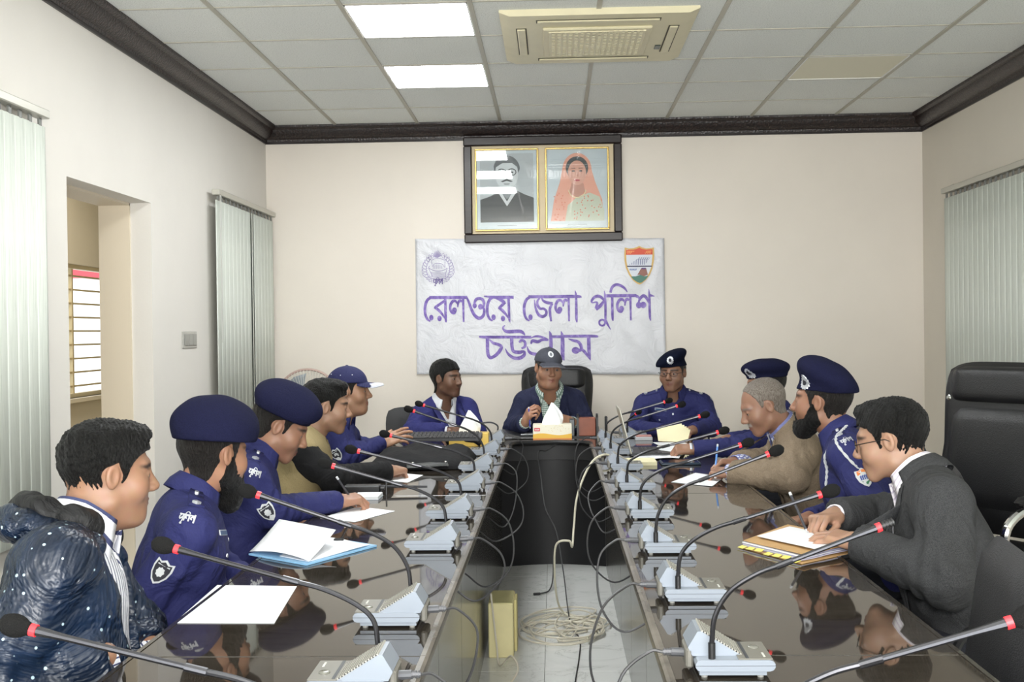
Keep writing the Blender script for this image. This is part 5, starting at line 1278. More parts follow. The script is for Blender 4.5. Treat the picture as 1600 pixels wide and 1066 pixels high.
# ---------------------------------------------------------------- torso and garments
def ik(S, W, l1, l2, hint):
    S, W = np.asarray(S, float), np.asarray(W, float); v = W-S; D = np.linalg.norm(v); L = l1+l2
    if D > L*.985: k = D/(L*.985); l1 *= k; l2 *= k
    a = (l1*l1-l2*l2+D*D)/(2*D); h_ = math.sqrt(max(0, l1*l1-a*a)); u = v/D; hn = np.asarray(hint, float); hn = hn-u*hn.dot(u); hn /= np.linalg.norm(hn)
    return (S+u*a+hn*h_).astype(np.float32)
def ribbon_text(mb, strokes, fn):
    for pts, wd in strokes:
        P = bez([(p[0], p[1], wd) for p in pts], 3) if len(pts) > 2 else [tuple(pts[0])+(wd,), tuple(pts[1])+(wd,)]
        L = []
        for i, p in enumerate(P):
            q0, q1 = P[max(0, i-1)], P[min(len(P)-1, i+1)]; dx, dy = q1[0]-q0[0], q1[1]-q0[1]; l = math.hypot(dx, dy) or 1; L += [(p[0]-dy/l*wd/2, p[1]+dx/l*wd/2), (p[0]+dy/l*wd/2, p[1]-dx/l*wd/2)]
        mb.add(fn(L), [(2*i, 2*i+2, 2*i+3, 2*i+1) for i in range(len(P)-1)])
class Person:
    def __init__(s, label, H, heading, N, P, th, group=None, pitch=0, roll=0, sw=.17, belly=0., skin=(.30, .165, .10), hr=.0032, o=None, bulk=1., SR=None, SL=None, drop=.078):
        s.o = o or {}; s.root = empty('person', (P[0], P[1], 0), label, 'person'); s.root0 = (P[0], P[1], 0)
        s.H = A(*H); s.R = axes(heading, pitch, roll); s.N = A(*N); s.P = A(*P); s.skin = skin; s.hr = hr; s.belly = belly; s.bulk = bulk
        up = nrm(s.N-s.P); a = math.radians(th); f = A(math.cos(a), math.sin(a), 0); f = nrm(f-up*float(f@up)); r = np.cross(f, up); s.T = np.stack([r, f, up], 1); s.up, s.f, s.r = up, f, r
        s.SR = A(*SR) if SR is not None else s.N+r*sw-up*drop; s.SL = A(*SL) if SL is not None else s.N-r*sw-up*drop
        s.arms = {}; s.skinmeshes = []; s.L = float(np.linalg.norm(s.N-s.P))
    def arm(s, side, W, hint=(0, 0, -1), pose='relaxed', back=(0, 0, 1), hdir=None, l1=.285, l2=.255, E=None):
        S = s.SR if side > 0 else s.SL; W = A(*W); E = A(*E) if E is not None else ik(S, W, l1, l2, hint)
        hdir = nrm(W-E) if hdir is None else nrm(hdir); s.arms[side] = (S, E, W, hdir, pose, back); return E
    def tl(s, V): return (V-s.N)@s.T
    def torso(s, Pt, off, arms=True, armoff=None, hem=.10):
        Q = (Pt-s.N)@s.T; L = s.L; b = s.bulk; by = s.belly
        d = sell(Q, (0, .01, -L*.42), (.158*b+off, .108*b+off, .20+off))
        d = smin(d, sell(Q, (0, .015+by*.5, -L*.74), (.148*b+by*.5+off, .108*b+by+off, .15+off)), .06)
        d = smin(d, sell(Q, (0, .0, -L), (.165*b+off, .118*b+off+by*.3, .11+off)), .05)
        SRq = (s.SR-s.N)@s.T; SLq = (s.SL-s.N)@s.T
        for Sq in (SRq, SLq):
            d = smin(d, scap(Q, (Sq[0]*.3, -.012, -.055), Sq*A(.93, 1, 1), .058*b+off, .052*b+off), .05)
            d = smin(d, scap(Q, (Sq[0]*.22, -.012, -.012), Sq*A(.8, 1, 1)+A(0, 0, .01), .038+off, .036+off), .04)
        if arms: d = smin(d, s.armd(Pt, off if armoff is None else armoff), .03)
        return smax(d, -(Q[:, 2]+L+hem), .01)
    def armd(s, Pt, off, cuff=0.0):
        out = None
        for side, (S, E, W, hd, po, ba) in s.arms.items():
            ax = nrm(E-S); r0 = .050*s.bulk+off; 
            # cloth folds near the elbow
            t = (Pt-S)@ax; t2 = (Pt-E)@nrm(W-E); el = np.exp(-(np.sqrt(((Pt-E)**2).sum(1))/.085)**2)
            fold = (np.sin(t*115+2*np.sin(t2*40))*.0055*el+np.sin(t2*150+t*60)*.0034*np.exp(-((t2-.05)/.09)**2))*(1 if off > .004 else 0)
            a = scap(Pt, S, E, r0, .043*s.bulk+off); fo_ = scap(Pt, E, W, .043*s.bulk+off, .030+off); fo_ = smax(fo_, (Pt-W)@nrm(W-E)-cuff, .004)
            a = smin(a, fo_, .022)+fold; out = a if out is None else smin(out, a, .01)
        return out if out is not None else np.full(len(Pt), 1., np.float32)
    def bounds(s, m=.11):
        pts = [s.N+s.up*.05, s.P-s.up*.02, s.SR, s.SL]+[q for a in s.arms.values() for q in (a[1], a[2])]
        pts = np.array(pts); lo = pts.min(0)-m; hi = pts.max(0)+m; lo[:2] = np.minimum(lo[:2], s.P[:2]-.21); hi[:2] = np.maximum(hi[:2], s.P[:2]+.21); return lo, hi
    def add(s, name, V, Q, mat, parent=None, col=None, tl=True):
        at = {}
        if tl: at['tl'] = ('FLOAT_VECTOR', s.tl(V))
        if col is not None: at['Col'] = ('FLOAT_COLOR', col)
        o = npmesh(name, V, Q, mat, parent or s.root, at, s.root0); return o
    def body(s):
        o = s.o; nk = (s.N-s.H)@s.R; nk = nk+(nk/np.linalg.norm(nk))*.035
        f = lambda P: head_sdf(P, o, nk)
        lo = np.minimum(A(-.10, -.135, -.13), nk-.08); hi = np.maximum(A(.10, .135, .135), nk+.08)
        V, Q = surfnet(f, lo, hi, s.hr); C = skin_colors(V, s.skin, o); Vs = [V@s.R.T+s.H]; Qs = [Q]; Cs = [C]; n = len(V)
        s.tips = {}
        for side, (S, E, W, hd, po, ba) in s.arms.items():
            Vh, Qh, Vl, tips = build_hand(W, hd, ba, side, po, E, max(.0034, s.hr)); s.tips[side] = tips
            Ch = np.tile(np.array(s.skin, np.float32)*1.03, (len(Vh), 1)); k = np.clip((-Vl[:, 2]-.004)/.01, 0, 1)[:, None]*.35; Ch = Ch*(1-k)+np.clip(Ch*1.5+A(.05, .03, .03), 0, 1)*k
            Vs.append(Vh); Qs.append(Qh+n); Cs.append(Ch); n += len(Vh)
        # coarse trunk, arms and legs inside the clothes, overlapping the neck and the wrists
        ft = lambda Pt: smin(s.torso(Pt, -.014, True, -.012), scap(Pt, s.N-s.up*.02, s.H-s.R[:, 2]*.05, .045, .042), .03)
        lo, hi = s.bounds(.05); hi = hi+A(0, 0, .04); Vt, Qt = surfnet(ft, lo, hi, .014)
        Vs.append(Vt); Qs.append(Qt+n); Cs.append(np.tile(np.array(s.skin, np.float32), (len(Vt), 1)))
        s.add('body', np.concatenate(Vs), np.concatenate(Qs), M_skin, None, np.concatenate(Cs), tl=False)
        # eyes
        for sx in (-1, 1):
            m = []; q = []; K, J = 12, 8; c = A(.0315*sx, .0705, .004)
            for i in range(J+1):
                for k in range(K): a, b = math.pi*i/J, 2*math.pi*k/K; m.append((math.sin(a)*math.cos(b), math.cos(a), math.sin(a)*math.sin(b)))
            for i in range(J):
                for k in range(K): q.append((i*K+k, i*K+(k+1) % K, (i+1)*K+(k+1) % K, (i+1)*K+k))
            m = np.array(m, np.float32); g = o.get('gaze', (0, 0)); gd = nrm((g[0], 1, g[1])); dot = m@gd; col = np.where(dot[:, None] > .82, np.array([[.015, .01, .008]]), np.array([[.42, .37, .34]]))
            s.add('eye', (m*.0132+c)@s.R.T+s.H, np.array(q), M_eye, None, col, tl=False)
    def part_head(s, name, f, mat, lo=(-.15, -.17, -.2), hi=(.15, .17, .2), h=None, parent=None):
        V, Q = surfnet(f, lo, hi, h or s.hr); return s.add(name, V@s.R.T+s.H, Q, mat, parent, tl=False)
    def hair(s, mat=None): return s.part_head('hair', lambda P: hair_sdf(P, s.o), mat or M_hair, (-.11, -.14, -.09), (.11, .12, .15))
    def beard(s): return s.part_head('beard', lambda P: beard_sdf(P, s.o), M_beard, (-.09, -.05, -.20), (.09, .13, .03))
    def hp(s, x, y, z): return A(x, y, z)@s.R.T+s.H
    def beret(s, mat=None, badge=True):
        b = s.part_head('beret', lambda P: beret_sdf(P, s.o), mat or M_beret, (-.16, -.17, .02), (.18, .16, .21), max(.0042, s.hr))
        if badge:
            fb = lambda P: beret_sdf((P-s.H)@s.R, s.o); pos = s.o.get('badge', (-.030, .0, .085)); out = nrm((pos[0]*6, 1, .15)); D = (-out)@s.R.T
            s.decal('cap_badge', fb, s.hp(pos[0]+out[0]*.16, out[1]*.16, pos[2]), D, s.R[:, 2], star_poly(.0215, .027, 14), M_silv, b, .004)
            s.decal('badge_centre', fb, s.hp(pos[0]+out[0]*.16, out[1]*.16, pos[2]), D, s.R[:, 2], ell2(0, 0, .009, .011, 14), M_pblack, b, .0052)
        return b
    def cap(s, mat, trim=None, badge=False):
        c = s.part_head('cap', lambda P: cap_sdf(P, s.o), mat, (-.11, -.15, .0), (.11, .19, .15), min(.0036, s.hr))
        m = MB(); pts = [];
        for t in np.linspace(-1.12, 1.12, 25): x = .080*math.sin(t); y = .075+.095*math.cos(t); pts.append(tuple(s.hp(x, y, .050-3.6*x*x-.18*(y-.07))-A(*s.root0)))
        m.tube(pts, .0032 if trim is None else .0045, 6); m.build('brim_edge', trim or plain('cap_edge_grey', (.16, .16, .18), .7), c)
        fb = lambda P: cap_sdf((P-s.H)@s.R, s.o)
        if trim is not None:     # pale border on the peak
            vs = []; K = 24
            for t in np.linspace(-1.05, 1.05, K+1):
                for q in (.70, .99):
                    x = .080*q*math.sin(t); y = .075+.095*q*math.cos(t); vs.append(s.hp(x, y, .050-3.6*x*x-.18*(y-.07)+.0035)-A(*s.root0))
            m = MB(); m.add(vs, [(2*i, 2*i+2, 2*i+3, 2*i+1) for i in range(K)], True); g = m.build('brim_border', trim, c); md = g.modifiers.new('t', 'SOLIDIFY'); md.thickness = .009; md.offset = 0
            for a in (-60, -15, 30, 150, 200):
                d = nrm((math.cos(math.radians(a)), math.sin(math.radians(a)), .55)); p = A(0, -.016, .045)+d*.2; s.decal('eyelet', fb, s.hp(*p), (-d)@s.R.T, s.R[:, 2], ell2(0, 0, .0026, .0026, 8), M_pw, c, .0012)
        if badge:
            p = A(.016, .2, .098); s.decal('cap_badge', fb, s.hp(*p), nrm((-.05, -1, 0))@s.R.T, s.R[:, 2], ell2(0, 0, .017, .017, 20), M_pw, c, .0018)
            s.decal('badge_centre', fb, s.hp(*p), nrm((-.05, -1, 0))@s.R.T, s.R[:, 2], star_poly(.0085, .0115, 6), plain('badge_grey', (.12, .13, .15), .6), c, .0030)
        return c
    def decal(s, name, f, O, D, upv, poly, mat, parent, lift=.002):
        """a thin patch cast on the garment along D; poly in metres"""
        D = nrm(D); u = nrm(np.cross(D, upv)); v = np.cross(u, D); n = len(poly)
        P = np.array([O+u*a+v*b for a, b in poly]+[O+u*np.mean([p[0] for p in poly])+v*np.mean([p[1] for p in poly])], np.float32)
        H = march(f, P, D); top = H-D*lift; bot = H+D*.002; V = list(top)+list(bot[:n])
        F = [(i, (i+1) % n, n) for i in range(n)]+[(i, n+1+i, n+1+(i+1) % n, (i+1) % n) for i in range(n)]
        m = MB(); m.add([q-A(*s.root0) for q in V], F); return m.build(name, mat, parent)
    def decal_text(s, name, f, O, D, upv, strokes, mat, parent, lift=.0035):
        D = nrm(D); u = nrm(np.cross(D, upv)); v = np.cross(u, D); m = MB()
        def fn(L): P = np.array([O+u*a-v*b for a, b in L], np.float32); H = march(f, P, D)-D*lift; return [q-A(*s.root0) for q in H]
        ribbon_text(m, strokes, fn); return m.build(name, mat, parent)
    def garment(s, name, mat, off, h=.0085, vee=None, arms=True, cuff=-.0, hem=.10, neck=.058, armoff=None, parent=None, extra=None, noise=.0035, sleeveless=False, seed=0):
        nt = s.H-s.R[:, 2]*.05
        def f(Pt):
            d = s.torso(Pt, off, arms, armoff, hem)
            Q = (Pt-s.N)@s.T
            if noise: 
                w1 = np.sin(Q[:, 2]*42+Q[:, 0]*28+seed+1.5*np.sin(Q[:, 0]*23+Q[:, 1]*17)); w2 = np.sin(Q[:, 0]*55-Q[:, 2]*31+Q[:, 1]*37+seed*2); d = d+noise*(w1*.6+w2*.4)*(.5+.5*np.sin(Q[:, 0]*11+Q[:, 2]*9+seed))
            d = smax(d, -(scap(Pt, s.N-s.up*.012, nt, neck, neck+.006)), .008)
            if vee is not None:
                bot, wtop = vee; t = np.clip((Q[:, 2]-bot)/(-.0-bot), 0, 1.3); wd = wtop*t**.85; d = smax(d, -np.maximum(np.abs(Q[:, 0])-wd, -(Q[:, 1]-.0)), .006)
            if extra is not None: d = extra(d, Pt, Q)
            return d
        lo, hi = s.bounds(.125); V, Q_ = surfnet(f, lo, hi, h); g = s.add(name, V, Q_, mat, parent); return g, f
    def collar(s, mat, parent, r=.064, h=.046, gap=32, drop=.054, flare=.024, name='collar', point=.035, z0=.014, tilt=0, th=.003):
        """turned-down shirt collar around the neck"""
        ax = nrm(s.H-s.R[:, 2]*.05-s.N); ax = nrm(ax*.6+s.up*.4); f = nrm(s.f-ax*float(s.f@ax)); rt = np.cross(f, ax); c = s.N+ax*z0
        K = 30; rows = []
        for i in range(K+1):
            a = math.radians(gap+(360-2*gap)*i/K); fr = max(0, math.cos(a))   # a from front
            d = f*math.cos(a)*(r*1.04)+rt*math.sin(a)*r; dn = nrm(d); ptx = point*max(0, (fr-.35))/.65*1.2; dr = drop+ptx
            base = c+d-ax*(.016*fr)
            rows.append([base, base+ax*h*.9-dn*.003, base+ax*h+dn*.003, base+ax*(h-dr*.5)+dn*flare*.75, base+ax*(h-dr)+dn*(flare+.010*fr)+f*(.004*fr)])
        vs = [q-A(*s.root0) for rw in rows for q in rw]; fs = [(5*i+j, 5*i+j+1, 5*(i+1)+j+1, 5*(i+1)+j) for i in range(K) for j in range(4)]
        me = MB(); me.add(vs, fs, True); o = me.build(name, mat, parent, 60); md = o.modifiers.new('t', 'SOLIDIFY'); md.thickness = th; md.offset = 0
        a = o.data.attributes.new('tl', 'FLOAT_VECTOR', 'POINT'); V = np.array(vs, np.float32)+A(*s.root0)
        # along-collar coordinate so stripes follow it
        t = np.array([(i/K*.30, 0, j*.012) for i in range(K+1) for j in range(5)], np.float32); t = t[:, [2, 1, 0]] if tilt == 0 else t
        a.data.foreach_set('vector', t.ravel()); return o
    def lapels(s, f, mat, parent, bot, wtop, width=.045, collar_r=.068):
        for sd in (-1, 1):
            K = 14; P = []
            for i in range(K+1):
                t = i/K; z = bot+(.0-bot)*t; x = wtop*t**.85; w_ = width*(.25+.95*math.sin(min(1, t*1.15)*math.pi*.62)) if t < .82 else width*(1.15-2.2*(t-.82))
                P += [(x*sd, z), ((x+w_*.55)*sd, z+.004), ((x+w_)*sd, z+.010)]
            O = np.array([s.N+s.r*a+s.up*b+s.f*.30 for a, b in P], np.float32); H = march(f, O, -s.f); 
            for i in range(len(H)): H[i] = H[i]+s.f*(.0045 if i % 3 else .002)
            # keep depth continuous at the inner edge
            m = MB(); vs = [q-A(*s.root0) for q in H]; ok = [(3*i+j, 3*i+j+1, 3*i+j+4, 3*i+j+3) for i in range(K) for j in range(2)]
            dpt = [(float((np.array(q)+A(*s.root0)-s.N)@s.f)) for q in vs]
            for i in range(K+1):
                if abs(dpt[3*i]-dpt[3*i+1]) > .02: vs[3*i] = vs[3*i]+s.f*(dpt[3*i+1]-dpt[3*i]-.002)
            m.add(vs, ok, True); o = m.build('lapel', mat, parent, 60); md = o.modifiers.new('t', 'SOLIDIFY'); md.thickness = .0035; md.offset = 0
    def cuffs(s, mat, ext=.016, off=.004):
        for side, (S, E, W, hd, po, ba) in s.arms.items():
            d = nrm(W-E); m = MB(); r = .031+off; n = 16; 
            m.tube([tuple(W-d*.03-A(*s.root0)), tuple(W+d*ext-A(*s.root0))], [r, r*.98], n, cap=False); o = m.build('cuff', mat, s.root, 60); md = o.modifiers.new('t', 'SOLIDIFY'); md.thickness = .003
            V = np.array([v.co for v in o.data.vertices]); a = o.data.attributes.new('tl', 'FLOAT_VECTOR', 'POINT'); t = np.array([(k % n/n*.22, 0, k//n*.04) for k in range(len(V))], np.float32); a.data.foreach_set('vector', t.ravel())
    def legs(s, mat=None, spread=.10, kneez=.52, reach=.42, side_dir=None):
        f = np.array((s.f[0], s.f[1], 0)); f = f/np.linalg.norm(f); r = np.array((s.r[0], s.r[1], 0)); r /= np.linalg.norm(r)
        P = np.array(s.P, float); hips = [P+r*sg*.085+(0, 0, -.01) for sg in (-1, 1)]; kn = [P*(1, 1, 0)+(0, 0, kneez)+f*reach+r*sg*spread for sg in (-1, 1)]; an = [k*(1, 1, 0)+(0, 0, .10)+f*.03 for k in kn]
        def fl_(Pt):
            d = sell(Pt, P+(0, 0, -.0), (.16, .16, .10))
            for h_, k, a in zip(hips, kn, an): d = smin(d, smin(scap(Pt, h_, k, .088, .066), scap(Pt, k, a, .062, .052), .03), .04)
            return np.maximum(d, -(Pt[:, 2]-.075))
        pts = np.array(hips+kn+an); V, Q = surfnet(fl_, pts.min(0)-.15, pts.max(0)+.12, .013); s.add('trousers', V, Q, mat or M_trou)
        for a in an:
            m = a*(1, 1, 0); fs = lambda Pt: np.maximum(smin(sell(Pt, m+f*.02+(0, 0, .04), (.05, .05, .045)), scap(Pt, m-f*.03+(0, 0, .035), m+f*.15+(0, 0, .03), .036, .038), .03), -(Pt[:, 2]-.002))
            V, Q = surfnet(fs, m-(.25, .25, .01), m+(.25, .25, .12), .009); s.add('shoe', V, Q, M_shoe)
    def glasses(s, shape=1.0):
        g = MB(); c = A(*s.root0)
        for sx in (-1, 1):
            pts = [tuple(s.hp(sx*.033+.024*math.cos(a)*(1 if abs(math.cos(a)) < .9 else 1), .096-.10*max(0, .5-abs(.033*sx+.024*math.cos(a))*10)*0-abs(.033*sx+.024*math.cos(a))*.10, .002+.0165*shape*math.sin(a))-c) for a in np.linspace(0, 2*math.pi, 25)]; g.tube(pts, .0013, 5, cap=False)
            g.tube([tuple(s.hp(sx*.056, .091, .008)-c), tuple(s.hp(sx*.073, .07, .010)-c), tuple(s.hp(sx*.079, .0, .012)-c), tuple(s.hp(sx*.080, -.02, .0)-c)], .0015, 5)
        g.tube([tuple(s.hp(-.010, .096, .006)-c), tuple(s.hp(0, .1, .008)-c), tuple(s.hp(.010, .096, .006)-c)], .0014, 5); fr_ = g.build('spectacles', M_gframe, s.root)
        for sx in (-1, 1):
            m = MB(); m.add([s.hp(sx*.033+.0232*math.cos(a), .0955-abs(.033*sx+.0232*math.cos(a))*.10, .002+.016*shape*math.sin(a))-c for a in np.linspace(0, 2*math.pi, 20, endpoint=False)], [tuple(range(20))]); m.build('lens', M_lens, fr_)
def star_poly(rx, ry, n): return [((rx if i % 2 == 0 else rx*.82)*math.cos(math.pi*i/n), (ry if i % 2 == 0 else ry*.82)*math.sin(math.pi*i/n)) for i in range(2*n)]
SHIELD = [(-.024, .030), (-.012, .026), (0, .034), (.012, .026), (.024, .030), (.026, .010), (.022, -.010), (.012, -.026), (0, -.034), (-.012, -.026), (-.022, -.010), (-.026, .010)]
def sc_poly(P, k): return [(a*k, b*k) for a, b in P]
POL = [([(x, y) for x, y in pts], w_) for pts, w_ in police(None, -5, -2.5, 1)]
def pol(k): return [([(a*k, b*k) for a, b in pts], w_*k) for pts, w_ in POL]
# ================================================================= THE PEOPLE
def uniform(p, off=.012, h=.0085, reach=.42, seed=0):
    g, f = p.garment('uniform_shirt', M_uni, off, h, seed=seed); p.collar(M_uni, g)
    for sd, S_ in ((1, p.SR), (-1, p.SL)):
        a_, b_ = p.N+p.r*sd*.080, S_+p.r*sd*.012; K_ = [(t, w) for t in np.linspace(0, 1, 7) for w in (-.021, .021)]
        O_ = np.array([a_*(1-t)+b_*t+p.f*w*(.8 if t < .1 else 1)+p.up*.16 for t, w in K_], np.float32); H_ = march(f, O_, -p.up)+p.up*.004
        m_ = MB(); m_.add([q-A(*p.root0) for q in H_], [(2*i, 2*i+1, 2*i+3, 2*i+2) for i in range(6)], True); e_ = m_.build('epaulette', M_uni, g); d_ = e_.modifiers.new('t', 'SOLIDIFY'); d_.thickness = .003
        p.decal('epaulette_button', f, a_*.8+b_*.2+p.up*.16, -p.up, p.f, ell2(0, 0, .006, .006, 10), M_silv, e_, .008); p.decal('rank_mark', f, a_*.2+b_*.8+p.up*.16, -p.up, p.f, star_poly(.012, .012, 4), M_silv, e_, .008)
    p.legs(reach=reach); return g, f
def rank_tabs(p, g, f, side):
    """embroidered word on the shoulder seam"""
    S = p.SR if side > 0 else p.SL; E = p.arms[side][1]; d = nrm(E-S); out = p.r*side
    return S, d, out
# -- L1
p = Person('man in a dark navy hooded jacket with white specks, nearest on the left side', (-1.045, 2.60, 1.085), 33, (-1.09, 2.53, .945), (-1.14, 2.40, .50), 12, pitch=5, skin=(.27, .145, .09), hr=.0029, belly=.03, bulk=1.08, sw=.185,
           o=dict(fat=1.12, hair_t=.016, quiff=1, stubble=.15, hair_n=1.6, nose=1.1))
p.arm(1, (-.965, 2.36, .715), E=(-1.17, 2.20, .655), pose='relaxed', back=(1, 0, .3), hdir=(-.1, .55, -.8)); p.arm(-1, (-.97, 2.62, .66), E=(-1.05, 2.74, .68), pose='relaxed', back=(1, 0, .3), hdir=(-.1, -.6, -.8))
p.body(); p.hair()
g, f = p.garment('striped_shirt', M_str1, .012, .008, noise=.001, vee=(-.06, .03)); p.collar(M_str1, g, r=.076, h=.056, drop=.07, z0=.016)
g, f = p.garment('hooded_jacket', M_dot, .036, .0085, vee=(-.42, .14), noise=.007, neck=.090, armoff=.028, seed=1)
def hood(P):
    Q = (P-p.N)@p.T; d = None
    K = [(math.radians(a)) for a in range(78, 290, 23)]
    pts = [A(.140*math.sin(a), .02+.130*math.cos(a)-(.045 if abs(math.degrees(a)-180) < 70 else 0), -.016-.02*math.cos(a)+(.014 if abs(math.degrees(a)-180) < 60 else 0)) for a in K]
    for a, b in zip(pts[:-1], pts[1:]): c = scap(Q, a, b, .036, .036); d = c if d is None else smin(d, c, .02)
    return d+.005*np.sin(Q[:, 0]*60+Q[:, 2]*40)*np.sin(Q[:, 1]*55)
V, Q = surfnet(hood, p.N-.24, p.N+.24, .0075); p.add('hood', V, Q, M_dot)
def hoodl(P):
    Q = (P-p.N)@p.T; d = None
    for a0 in range(80, 286, 17):
        a = math.radians(a0); c = sell(Q, (.108*math.sin(a), .012+.108*math.cos(a)-(.03 if abs(a0-180) < 70 else 0), .030-.026*math.cos(a)), (.038, .038, .036)); d = c if d is None else smin(d, c, .02)
    return d+.004*np.sin(Q[:, 0]*90)*np.sin(Q[:, 1]*75+Q[:, 2]*30)
V, Q = surfnet(hoodl, p.N-.2, p.N+.2, .007); p.add('hood_lining', V, Q, M_lining)
p.cuffs(M_str1, .022); p.legs(spread=.09, reach=.36)
# -- L2
p = Person('officer in a navy beret with a full black beard, second on the left side', (-.980, 3.20, 1.065), 52, (-1.035, 3.16, .94), (-1.12, 3.08, .50), 22, pitch=6, skin=(.33, .17, .105), hr=.0032, bulk=1.05, sw=.185,
           o=dict(beard=.045, btilt=(30, 10), bsize=1.0, bth=1.9, bc=(.026, -.022, .082)))
p.arm(1, (-.94, 3.14, .665), E=(-1.12, 2.94, .66), pose='relaxed', back=(0, 0, 1)); p.arm(-1, (-.93, 3.36, .67), E=(-1.02, 3.42, .67), pose='relaxed')
p.body(); p.o['hair_t'] = .006; p.hair(M_hshort); p.beard(); p.beret()
g, f = uniform(p, seed=2)
def sleeve_marks(p, g, f, side, coloured=False):
    S, E = (p.arms[side][0], p.arms[side][1]); ax = nrm(E-S); out = nrm(p.r*side*.9-p.f*.25); out = nrm(out-ax*float(out@ax)); c = S+ax*.115
    p.decal('sleeve_patch', f, c+out*.16, -out, -ax, sc_poly(SHIELD, 1.02), M_pw, g, .003); p.decal('patch_field', f, c+out*.16, -out, -ax, sc_poly(SHIELD, .84), M_pw if coloured else M_pblack, g, .004)
    if coloured:
        p.decal('patch_band', f, c+out*.16, -out, -ax, [(-.020, .025), (0, .028), (.020, .025), (.021, .012), (-.021, .012)], M_porg, g, .0048); p.decal('patch_base', f, c+out*.16, -out, -ax, [(-.016, -.012), (.016, -.012), (0, -.027)], M_pgreen, g, .0048)
        for k in range(5): p.decal('patch_figure', f, c+out*.16, -out, -ax, [(-.016+.0066*k, -.008), (-.012+.0066*k, -.008), (-.011+.0066*k, .009), (-.016+.0066*k, .006)], M_pblue, g, .0048)
    else:
        p.decal('patch_emblem', f, c+out*.16, -out, -ax, star_poly(.012, .014, 8), M_pw, g, .0048); p.decal('patch_heading', f, c+out*.16, -out, -ax, [(-.017, .020), (.017, .020), (.017, .0165), (-.017, .0165)], M_pw, g, .0048)
    o2 = nrm(out*.75+p.up*.65); c2 = S+ax*.012
    p.decal_text('shoulder_title', f, c2+o2*.16, -o2, nrm(p.up-o2*float(p.up@o2)), pol(.0042), M_silv, g, .0035)
sleeve_marks(p, g, f, 1)
def front_marks(p, g, f, name_tag=True):
    # button placket and pockets on the chest
    for k in range(4): p.decal('button', f, p.N+p.f*.185-p.up*(.09+.085*k), -p.f, p.up, ell2(0, 0, .006, .006, 10), M_pblue if False else M_silv, g, .002)
    for sx in (-1, 1):
        p.decal('pocket_flap', f, p.N+p.f*.185+p.r*sx*.085-p.up*.125, -p.f, p.up, [(-.048, .018), (.048, .018), (.048, -.006), (0, -.018), (-.048, -.006)], M_uni, g, .0025)
        p.decal('flap_button', f, p.N+p.f*.185+p.r*sx*.085-p.up*.13, -p.f, p.up, ell2(0, 0, .0055, .0055, 10), M_silv, g, .0045)
    if name_tag:
        p.decal('name_plate', f, p.N+p.f*.185+p.r*.078-p.up*.070, -p.f, p.up, [(-.036, .007), (.036, .007), (.036, -.007), (-.036, -.007)], M_pw, g, .003); p.decal('name_plate_field', f, p.N+p.f*.185+p.r*.078-p.up*.070, -p.f, p.up, [(-.034, .0055), (.034, .0055), (.034, -.0055), (-.034, -.0055)], plain('name_plate_blue', (.05, .10, .22), .5), g, .0042)
front_marks(p, g, f)
# -- L3
p = Person('officer in a navy beret leaning over the left table and writing', (-.985, 4.0, 1.075), 12, (-1.06, 3.97, .965), (-1.19, 3.88, .50), 12, pitch=26, skin=(.29, .15, .095), hr=.0032, bulk=1.02,
           o=dict(btilt=(22, 2), bth=1.5, bsize=1.0, bc=(.022, -.012, .096), stubble=.4, moustache=(.6, (.02, .015, .012)), hair_t=.006))
p.arm(1, (-.80, 4.07, .795), E=(-.975, 3.83, .80), pose='pen', back=(-.3, -.35, .9), hdir=(.85, .45, .1)); p.arm(-1, (-.96, 4.20, .68), E=(-1.10, 4.30, .70), pose='relaxed', hdir=(.4, -.3, -.8))
p.body(); p.hair(M_hshort); p.beret(); g, f = uniform(p, seed=3); sleeve_marks(p, g, f, 1)
def pen(tip, end, col, lab, r=.0042):
    o = empty('pen', tuple(tip), lab, 'pen'); e = Vector(end)-Vector(tip); m = MB(); m.tube([(0, 0, 0), e*.08], [.0008, r*.8], 8); m.build('nib', M_silv, o)
    m = MB(); m.tube([e*.08, e*.92], r, 8); m.build('barrel', plain('pen_'+lab.split()[0], col, .35), o); m = MB(); m.tube([e*.92, e], r*1.05, 8); m.build('end_cap', M_pw, o)
pen((-.735, 4.13, .765), (-.80, 4.08, .885), (.05, .05, .06), 'dark ballpoint pen in the hand of the writing officer on the left')
# -- L4
p = Person('man in a khaki vest over a black hoodie on the left side', (-1.0, 4.9, 1.085), 14, (-1.065, 4.87, .95), (-1.20, 4.78, .50), 5, pitch=6, skin=(.30, .17, .11), hr=.0036, o=dict(hair_t=.014, hair_n=1.3, stubble=.3, quiff=1))
p.arm(1, (-.74, 4.93, .80), E=(-.93, 4.68, .80), pose='fist', back=(0, -.2, 1)); p.arm(-1, (-.98, 5.10, .68), E=(-1.10, 5.16, .70), pose='relaxed', hdir=(.4, -.3, -.8))
p.body(); p.hair(); gi, fi = p.garment('black_hoodie', M_hoodie, .016, .0085, noise=.006, seed=4)
g, f = p.garment('khaki_vest', M_khaki, .028, .0085, arms=False, noise=.003, neck=.066, seed=5); p.collar(M_khaki, g, r=.068, h=.03, drop=.012); p.legs()
